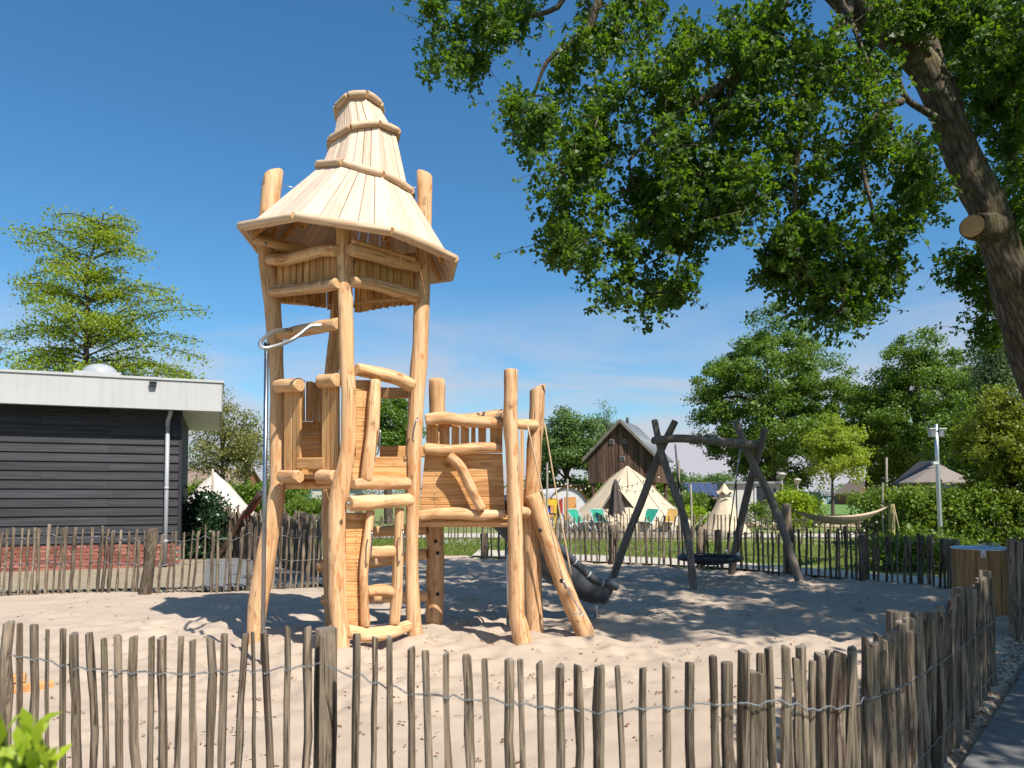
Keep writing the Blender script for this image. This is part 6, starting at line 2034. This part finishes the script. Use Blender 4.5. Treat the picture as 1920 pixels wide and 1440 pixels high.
leaf_block('garden_shrub', 'mixed green shrubs behind the swing basket and poles', X(1255, 48), X(1345, 48), 47, 50, 0.0, 1.45, 8000, 0.17, 'leaf', 27, 'shrub', 0.3, 6)
leaf_block('garden_shrub', 'yellow green shrubs beside the narrow beige tent', X(1278, 36), X(1325, 36), 36, 38, 0.0, 0.95, 4500, 0.13, 'freshleaf', 28, 'shrub', 0.4, 5)
leaf_block('garden_shrub', 'small wispy shrub before the cream cabin window', X(1402, 40), X(1445, 40), 40, 41, 0.0, 1.1, 1500, 0.13, 'hedgeleaf', 29, 'shrub', 0.6, 4)
leaf_block('wild_hedge', 'sunny hedgerow behind the pale bell tent', X(335, 40), X(560, 40), 40, 42, 0.0, 2.0, 14000, 0.17, 'hedgeleaf', 30, 'hedge', 0.0, 10)
leaf_block('wild_hedge', 'green hedgerow behind the orange tent and cabin stilts', X(1000, 52), X(1260, 52), 52, 54, 0.0, 2.5, 14000, 0.22, 'leaf', 31, 'hedge', 0.0, 10)
leaf_block('garden_shrub', 'dark shaded undergrowth behind the right fence', X(1640, 17.2), X(1800, 17.2), 16.6, 18.0, 0.0, 0.6, 7000, 0.10, 'hedgeleaf', 32, 'shrub', 0.2, 8)

# ---------------------------------------------------------------- the oak overhead
def oak():
    base = Vector((7.64, 9.6, 0))
    root = thing('oak_tree', base, 'large old oak leaning in from the right with a sawn branch stump', 'tree')
    V, F = [], []
    tp = [(2075, 1180, 120, 9.6), (2020, 920, 92, 9.55), (1962, 727, 86, 9.5), (1927, 627, 80, 9.45), (1905, 560, 80, 9.4), (1880, 480, 84, 9.35), (1862, 425, 76, 9.35), (1846, 380, 66, 9.3), (1822, 333, 66, 9.3), (1796, 267, 60, 9.25),
          (1771, 200, 56, 9.2), (1737, 133, 58, 9.15), (1680, 70, 58, 9.1), (1600, 5, 50, 9.0), (1500, -80, 46, 8.9), (1380, -190, 40, 8.8)]
    path = [P(x, y, d) for x, y, w, d in tp]
    path[0].z = -0.2
    n = 46
    sp_ = smooth_path(path, n)
    rr = np.interp(np.linspace(0, 1, n), np.linspace(0, 1, len(tp)), [w / 2 * PXM(d) for x, y, w, d in tp])
    v, f = tube_geo(sp_, list(rr), 22, 0.22, 5)
    V += v
    F += f
    mw = frame(base, Vector((-0.35, 0, 1)))
    trunk = mesh_at('trunk', V, F, 'oakbark', root, True, None, mw)
    # sawn stump
    sc = P(1823, 424, 9.08)
    nd_ = Vector((-0.72, -0.62, 0.05)).normalized()
    vv, ff = tube_geo([P(1872, 428, 9.3), sc - nd_ * 0.03, sc], [0.20, 0.16, 0.15], 18, 0.1, 2)
    stump = mesh_at('stump', vv, ff, 'oakbark', trunk, True)
    vv, ff = tube_geo([sc - nd_ * 0.01, sc + nd_ * 0.012], [0.142, 0.137], 18)
    ff = ff + [tuple(range(18, 36))]
    mesh_at('sawn_face', vv, ff, 'logend', stump, None, None, frame(sc, nd_))
    # limbs: (pixel x, y, depth) chains and radii
    V, F = [], []
    nodes = []
    def limb(ch, r0, r1):
        pts = [P(*c) for c in ch]
        m = max(8, 4 * len(pts))
        limb_geo(V, F, pts, r0, r1, 9, m, 0.15, len(V))
        nodes.extend(smooth_path(pts, m)[2:])
    limb([(1768, 190, 9.22), (1746, 120, 9.26), (1732, 50, 9.35), (1722, -60, 9.5), (1690, -250, 9.8)], 0.15, 0.10)
    limb([(1800, 245, 9.2), (1745, 215, 9.0), (1700, 185, 8.8), (1685, 150, 8.7)], 0.055, 0.03)
    limb([(1690, 190, 8.75), (1660, 200, 8.5), (1625, 250, 8.3), (1617, 310, 8.2), (1630, 370, 8.2), (1645, 430, 8.2)], 0.05, 0.015)
    limb([(1500, -80, 8.9), (1450, 40, 8.6), (1400, 110, 8.5), (1330, 180, 8.4), (1260, 220, 8.5), (1180, 300, 8.6)], 0.10, 0.02)
    limb([(1400, 110, 8.5), (1330, 260, 8.4), (1300, 380, 8.4), (1270, 500, 8.5)], 0.05, 0.012)
    limb([(1380, -190, 8.8), (1240, -120, 9.0), (1130, -10, 9.2), (1100, 60, 9.3), (1030, 110, 9.4), (1000, 180, 9.5)], 0.11, 0.015)
    limb([(1240, -120, 9.0), (1080, -80, 9.4), (1050, 10, 9.5), (960, 40, 9.7), (880, 90, 9.8)], 0.07, 0.012)
    limb([(1600, 0, 9.0), (1540, 120, 8.4), (1500, 260, 8.2), (1490, 400, 8.2), (1500, 520, 8.3)], 0.07, 0.012)
    limb([(1735, 40, 9.4), (1850, 40, 9.7), (1930, 140, 9.9), (1950, 300, 10.0)], 0.06, 0.02)
    limb([(1560, -40, 9.0), (1620, 100, 8.5), (1690, 300, 8.5), (1680, 400, 8.5)], 0.035, 0.008)
    # clumps of foliage: polygons of the photograph's crown, each with its depths
    regs = [
        ([(798, 0), (1010, 0), (990, 60), (930, 90), (885, 140), (865, 175), (838, 190), (805, 170), (800, 90)], 9.2, 10.4, 24),
        ([(1010, 0), (1260, 0), (1200, 75), (1100, 110), (1065, 170), (1035, 245), (985, 285), (935, 250), (930, 185), (960, 130), (1020, 90), (1035, 40)], 8.9, 10.0, 30),
        ([(1105, 130), (1190, 110), (1270, 140), (1300, 330), (1260, 600), (1195, 585), (1130, 535), (1085, 505), (1020, 450), (1012, 350), (1050, 290), (1110, 240)], 8.2, 9.4, 74),
        ([(1250, 60), (1420, 20), (1480, 120), (1420, 330), (1340, 460), (1300, 560), (1255, 600), (1250, 350)], 7.9, 9.2, 62),
        ([(1420, 0), (1600, 0), (1690, 140), (1620, 330), (1560, 440), (1470, 520), (1440, 470), (1400, 440), (1370, 400), (1390, 200)], 7.8, 9.0, 56),
        ([(1450, 440), (1600, 380), (1690, 300), (1745, 370), (1700, 460), (1655, 560), (1600, 590), (1500, 590), (1445, 540)], 7.8, 8.8, 38),
        ([(1600, 150), (1690, 190), (1740, 290), (1755, 380), (1690, 400), (1640, 330)], 8.0, 8.8, 13),
        ([(1650, 0), (1920, 0), (1920, 140), (1800, 140), (1720, 30)], 9.4, 11.2, 44),
        ([(1790, 0), (1935, 0), (1935, 160), (1850, 150)], 8.3, 9.2, 18),
        ([(1600, 0), (1770, 0), (1745, 60), (1650, 35)], 8.4, 8.9, 9),
        ([(1790, 130), (1930, 130), (1930, 380), (1885, 330), (1850, 240)], 9.5, 11.2, 46),
        ([(1770, 490), (1810, 465), (1850, 520), (1860, 560), (1800, 530)], 10.2, 11.2, 9),
        ([(1818, 575), (1850, 555), (1866, 600), (1850, 640), (1825, 620)], 10.2, 11.2, 6),
        ([(1890, 380), (1930, 380), (1930, 560), (1912, 560)], 9.8, 11.2, 10),
    ]
    r = np.random.default_rng(31)
    cl = []
    foot = None
    for poly, d0, d1, cnt in regs:
        pl = np.array(poly, float)
        k = 0
        while k < cnt:
            x, y = r.uniform(pl[:, 0].min(), pl[:, 0].max()), r.uniform(pl[:, 1].min(), pl[:, 1].max())
            if not inside([tuple(q) for q in poly], np.array([x]), np.array([y]))[0]:
                continue
            p = P(x, y, r.uniform(d0, d1))
            cl.append(np.array(p))
            k += 1
    nvis = len(cl)
    foot = np.array([(c[0] + SHX * c[2], c[1] + SHY * c[2]) for c in cl])
    # the rest of the crown, above and beside the picture
    tries = 0
    while len(cl) < nvis + 700 and tries < 40000:
        tries += 1
        v = r.normal(size=3)
        v /= np.linalg.norm(v)
        p = np.array([7.2, 6.4, 9.0]) + v * np.array([7.8, 8.4, 5.0]) * (0.35 + 0.65 * r.random() ** 0.5)
        if p[2] < 4.3:
            continue
        xs_, ds_ = p[0] + SHX * p[2], p[1] + SHY * p[2]
        lim = interp(ds_, [3.5, 4.15, 5.0, 6.05, 7.2, 7.3, 8.8, 8.9], [0.95, 1.25, 1.85, 2.7, 3.6, 4.4, 4.4, -9])
        if xs_ < lim or (ds_ > 17.5 and xs_ > 0) or ds_ > 22:
            continue
        if p[2] > 5 and r.random() < 0.6 and np.min(np.hypot(foot[:, 0] - xs_, foot[:, 1] - ds_)) < 0.75:      # leaves the sun a way in to the lower sprays
            continue
        if xs_ < 0.6 and ds_ < 12.0:
            continue
        if xs_ < -0.8 and ds_ < 14.5:
            continue
        if p[1] > 1.0:
            px = 960 + FOC * p[0] / p[1]
            py = HOR - FOC * (p[2] - EYE) / p[1]
            if -40 < px < 2140 and py > -170:
                continue
        cl.append(p)
    cl = np.array(cl)
    # twigs grow from the limbs out to each clump
    have = [np.array(q) for q in nodes] + [np.array(q) for q in sp_[20:]]
    hv = np.array(have)
    tips = []
    dist = np.array([np.min(np.linalg.norm(hv - c, axis=1)) for c in cl])
    for i in np.argsort(dist):
        c = cl[i]
        dd = np.linalg.norm(hv - c, axis=1) + np.maximum(0, c[2] - hv[:, 2]) * 0.3
        a = Vector(hv[np.argmin(dd)])
        b = Vector(c)
        if (b - a).length > 1.5:
            a = b.lerp(a, 0.8 / (b - a).length)
        L_ = (b - a).length
        mid = a.lerp(b, 0.5) + Vector((r.normal() * 0.08 * L_, r.normal() * 0.08 * L_, 0.10 * L_))
        limb_geo(V, F, [a, mid, b], min(0.045, 0.010 + 0.012 * L_), 0.006, 5, 6, 0.1, i)
        for _ in range(3 if i < nvis else 1):
            e = b + Vector(r.normal(size=3) * np.array([0.22, 0.22, 0.2]) + np.array([0, 0, -0.08]))
            limb_geo(V, F, [mid.lerp(b, 0.6), b.lerp(e, 0.5) + Vector((0, 0, 0.03)), e], 0.006, 0.002, 4, 4, 0, 0)
            if i < nvis:
                tips.append(np.array(e))
                tips.append(np.array(b.lerp(e, 0.6)))
        hv = np.vstack([hv, np.array(mid), c])
    mesh_at('branches', V, F, 'oakbark', root, True, None, mw)
    # sprigs
    C, T = [], []
    for i, c in enumerate(cl):
        vis = i < nvis
        k = 40 if vis else 26
        R_ = r.uniform(0.15, 0.42) if vis else r.uniform(0.45, 0.85)
        o = r.normal(size=(k, 3))
        o = o / np.linalg.norm(o, axis=1, keepdims=True) * (r.random((k, 1)) ** 0.5)
        C.append(c + o * R_ * np.array([0.85, 0.85, 1.05 if vis else 0.85]))
        T.append(np.full(k, np.clip(r.normal(0.5, 0.15), 0, 1)))
    C, T = np.concatenate(C), np.concatenate(T)
    nv_ = nvis * 40
    ax = unit(rand_dir(len(C)) + np.array([0, 0, 0.25]))
    tips = np.array(tips)
    CC, TT = np.concatenate([C[:nv_], tips]), np.concatenate([T[:nv_], r.normal(0.55, 0.15, len(tips))])
    me = sprigs('crown', CC - np.array(base), unit(rand_dir(len(CC)) + np.array([0, 0, 0.25])), 8, 0.064, 'oakleaf', TT)
    stuff(obj('crown', me, root, Matrix.Translation(base)))
    me = sprigs('upper_crown', C[nv_:] - np.array(base), ax[nv_:], 5, 0.16, 'oakleaf', T[nv_:])
    stuff(obj('upper_crown', me, root, Matrix.Translation(base)))
oak()

# ---------------------------------------------------------------- foreground shrub, bottom left, close to the lens
fc = P(40, 1440, 0.92)
fs = thing('foreground_shrub', (fc.x, fc.y, 0), 'bright yellow-green leafy shrub close to the lens at the bottom left corner', 'shrub')
pos, dirs, nrm, sz = [], [], [], []
V, F = [], []
r = np.random.default_rng(4)
for (px, py, d) in ((-5, 1405, 0.95), (12, 1370, 0.93), (30, 1395, 0.97), (55, 1375, 0.95), (50, 1410, 0.90), (80, 1400, 1.0), (70, 1425, 0.93), (20, 1430, 0.88), (95, 1425, 0.98), (-20, 1380, 0.95), (40, 1438, 0.9), (5, 1390, 0.9), (62, 1400, 0.88), (30, 1415, 0.86), (85, 1435, 0.9)):
    p = P(px, py, d)
    limb_geo(V, F, [Vector((p.x * 1.02, p.y, 0)), Vector((p.x, p.y, p.z * 0.6)), p], 0.006, 0.002, 5, 6)
    for k in range(9):
        dv = np.array([r.normal() * 0.6, r.normal() * 0.5, 0.55 + r.random() * 0.7])
        pos.append(np.array(p) + np.array([r.normal() * 0.006, r.normal() * 0.006, -0.012 * k * 0.8]))
        dirs.append(dv)
        nrm.append(np.array([r.normal() * 0.5, -0.8, 0.6]))
        sz.append(r.uniform(0.022, 0.045))
cm = leaves('foliage', np.array(pos) - np.array([fc.x, fc.y, 0]), np.array(dirs), unit(np.array(nrm)), np.array(sz), 'freshleaf', np.clip(r.normal(0.6, 0.25, len(pos)), 0, 1), OAKLEAF * np.array([0.55, 1, 1]), OAKLEAFF)
stuff(obj('foliage', cm, fs, Matrix.Translation(Vector((fc.x, fc.y, 0)))))
mesh_at('stems', V, F, 'hedgeleaf', fs, True)

# ---------------------------------------------------------------- grass, flowers, litter
def grass_strip(name, label, polys, n, h, seed, mat='grassblade', z=-0.08):
    r = np.random.default_rng(seed)
    P_ = []
    for poly, cnt in polys:
        pl = np.array(poly, float)
        m = int(cnt * 2.4)
        x, y = r.uniform(pl[:, 0].min(), pl[:, 0].max(), m), r.uniform(pl[:, 1].min(), pl[:, 1].max(), m)
        ok = inside([tuple(q) for q in poly], x, y)
        P_.append(np.stack([x[ok], y[ok], np.full(ok.sum(), z)], 1)[:cnt])
    pos = np.concatenate(P_)
    n = len(pos)
    dirs = unit(np.array([0, 0, 1.0]) + r.normal(size=(n, 3)) * np.array([0.45, 0.45, 0.1]))
    nrm = unit(r.normal(size=(n, 3)) * np.array([1, 1, 0.2]))
    tmpl = np.array([[-0.07, 0, 0], [0.07, 0, 0], [0.05, 0.6, 0.04], [0.0, 1.0, 0.14]])
    cm = leaves(name, pos, dirs, nrm, h * r.uniform(0.5, 1.5, n), mat, np.clip(r.normal(0.5, 0.25, n), 0, 1), tmpl, np.array([[0, 1, 2, 3]]))
    o = stuff(obj(name, cm))
    o['label'], o['category'] = label, 'grass'
bl2 = [(p.x, p.y) for p in back_line]
grass_strip('grass', 'short green grass between the back fence and the camping field',
            [([(-5, 19.9), (-1.2, 19.9), (-0.9, 23), (-0.5, 29), (-6, 29)], 16000), ([(-1, 23.0), (4.6, 19.6), (9.5, 16.6), (13, 17), (13, 22), (9, 26), (4, 27.5), (-1, 28.2)], 22000),
             ([(10.2, 14.3), (16, 14), (16, 19), (11, 19)], 5000)], 0, 0.10, 61)
fl = []
r = np.random.default_rng(8)
p0 = G(868, 1020)
pos = np.array([p0.x, p0.y, 0.08]) + r.normal(size=(90, 3)) * np.array([0.6, 0.7, 0.03])
cm = leaves('daisies', np.repeat(pos, 3, axis=0), rand_dir(270) * np.array([1, 1, 0.15]), unit(np.array([0, -0.5, 0.9]) + rng.normal(size=(270, 3)) * 0.15), np.full(270, 0.035), 'whitepaint', np.full(270, 0.5))
o = stuff(obj('daisies', cm))
o['label'], o['category'] = 'small white daisies in the grass behind the low deck', 'flowers'
def litter():
    r = np.random.default_rng(12)
    n = 2600
    x = r.uniform(-7, 6, n)
    y = 3.9 + (r.random(n) ** 1.6) * 12
    keep = inside(sand_poly, x, y) & (r.random(n) < np.where(x > -2.5, 1.0, 0.45))
    x, y = x[keep], y[keep]
    # a drift of debris along the walkway edge
    m = 900
    t = r.random(m)
    ex, ey = 1.3 + (6.2 - 1.3) * t, 3.0 + (8.9 - 3.0) * t
    x = np.concatenate([x, ex + r.normal(size=m) * 0.10 - 0.08])
    y = np.concatenate([y, ey + r.normal(size=m) * 0.08])
    # catkins clump: several bits round each spot
    k = 6
    sp_ = np.repeat(r.uniform(0.008, 0.035, len(x)), k)
    X_, Y_ = np.repeat(x, k) + r.normal(size=len(x) * k) * sp_, np.repeat(y, k) + r.normal(size=len(y) * k) * sp_
    keep = r.random(len(X_)) < np.repeat(r.uniform(0.1, 0.9, len(x)), k)
    X_, Y_ = X_[keep], Y_[keep]
    Z = np.array([max(-0.02, sand_z(a, b)) for a, b in zip(X_, Y_)]) + 0.006
    n = len(X_)
    cm = leaves('leaf_litter', np.stack([X_, Y_, Z], 1), rand_dir(n) * np.array([1, 1, 0.12]), unit(np.array([0, 0, 1.0]) + r.normal(size=(n, 3)) * 0.35), r.uniform(0.008, 0.038, n), 'litter', np.full(n, 0.5))
    o = stuff(obj('leaf_litter', cm))
    o['label'], o['category'] = 'dry brown leaf bits and catkins scattered over the sand', 'leaf litter'
litter()
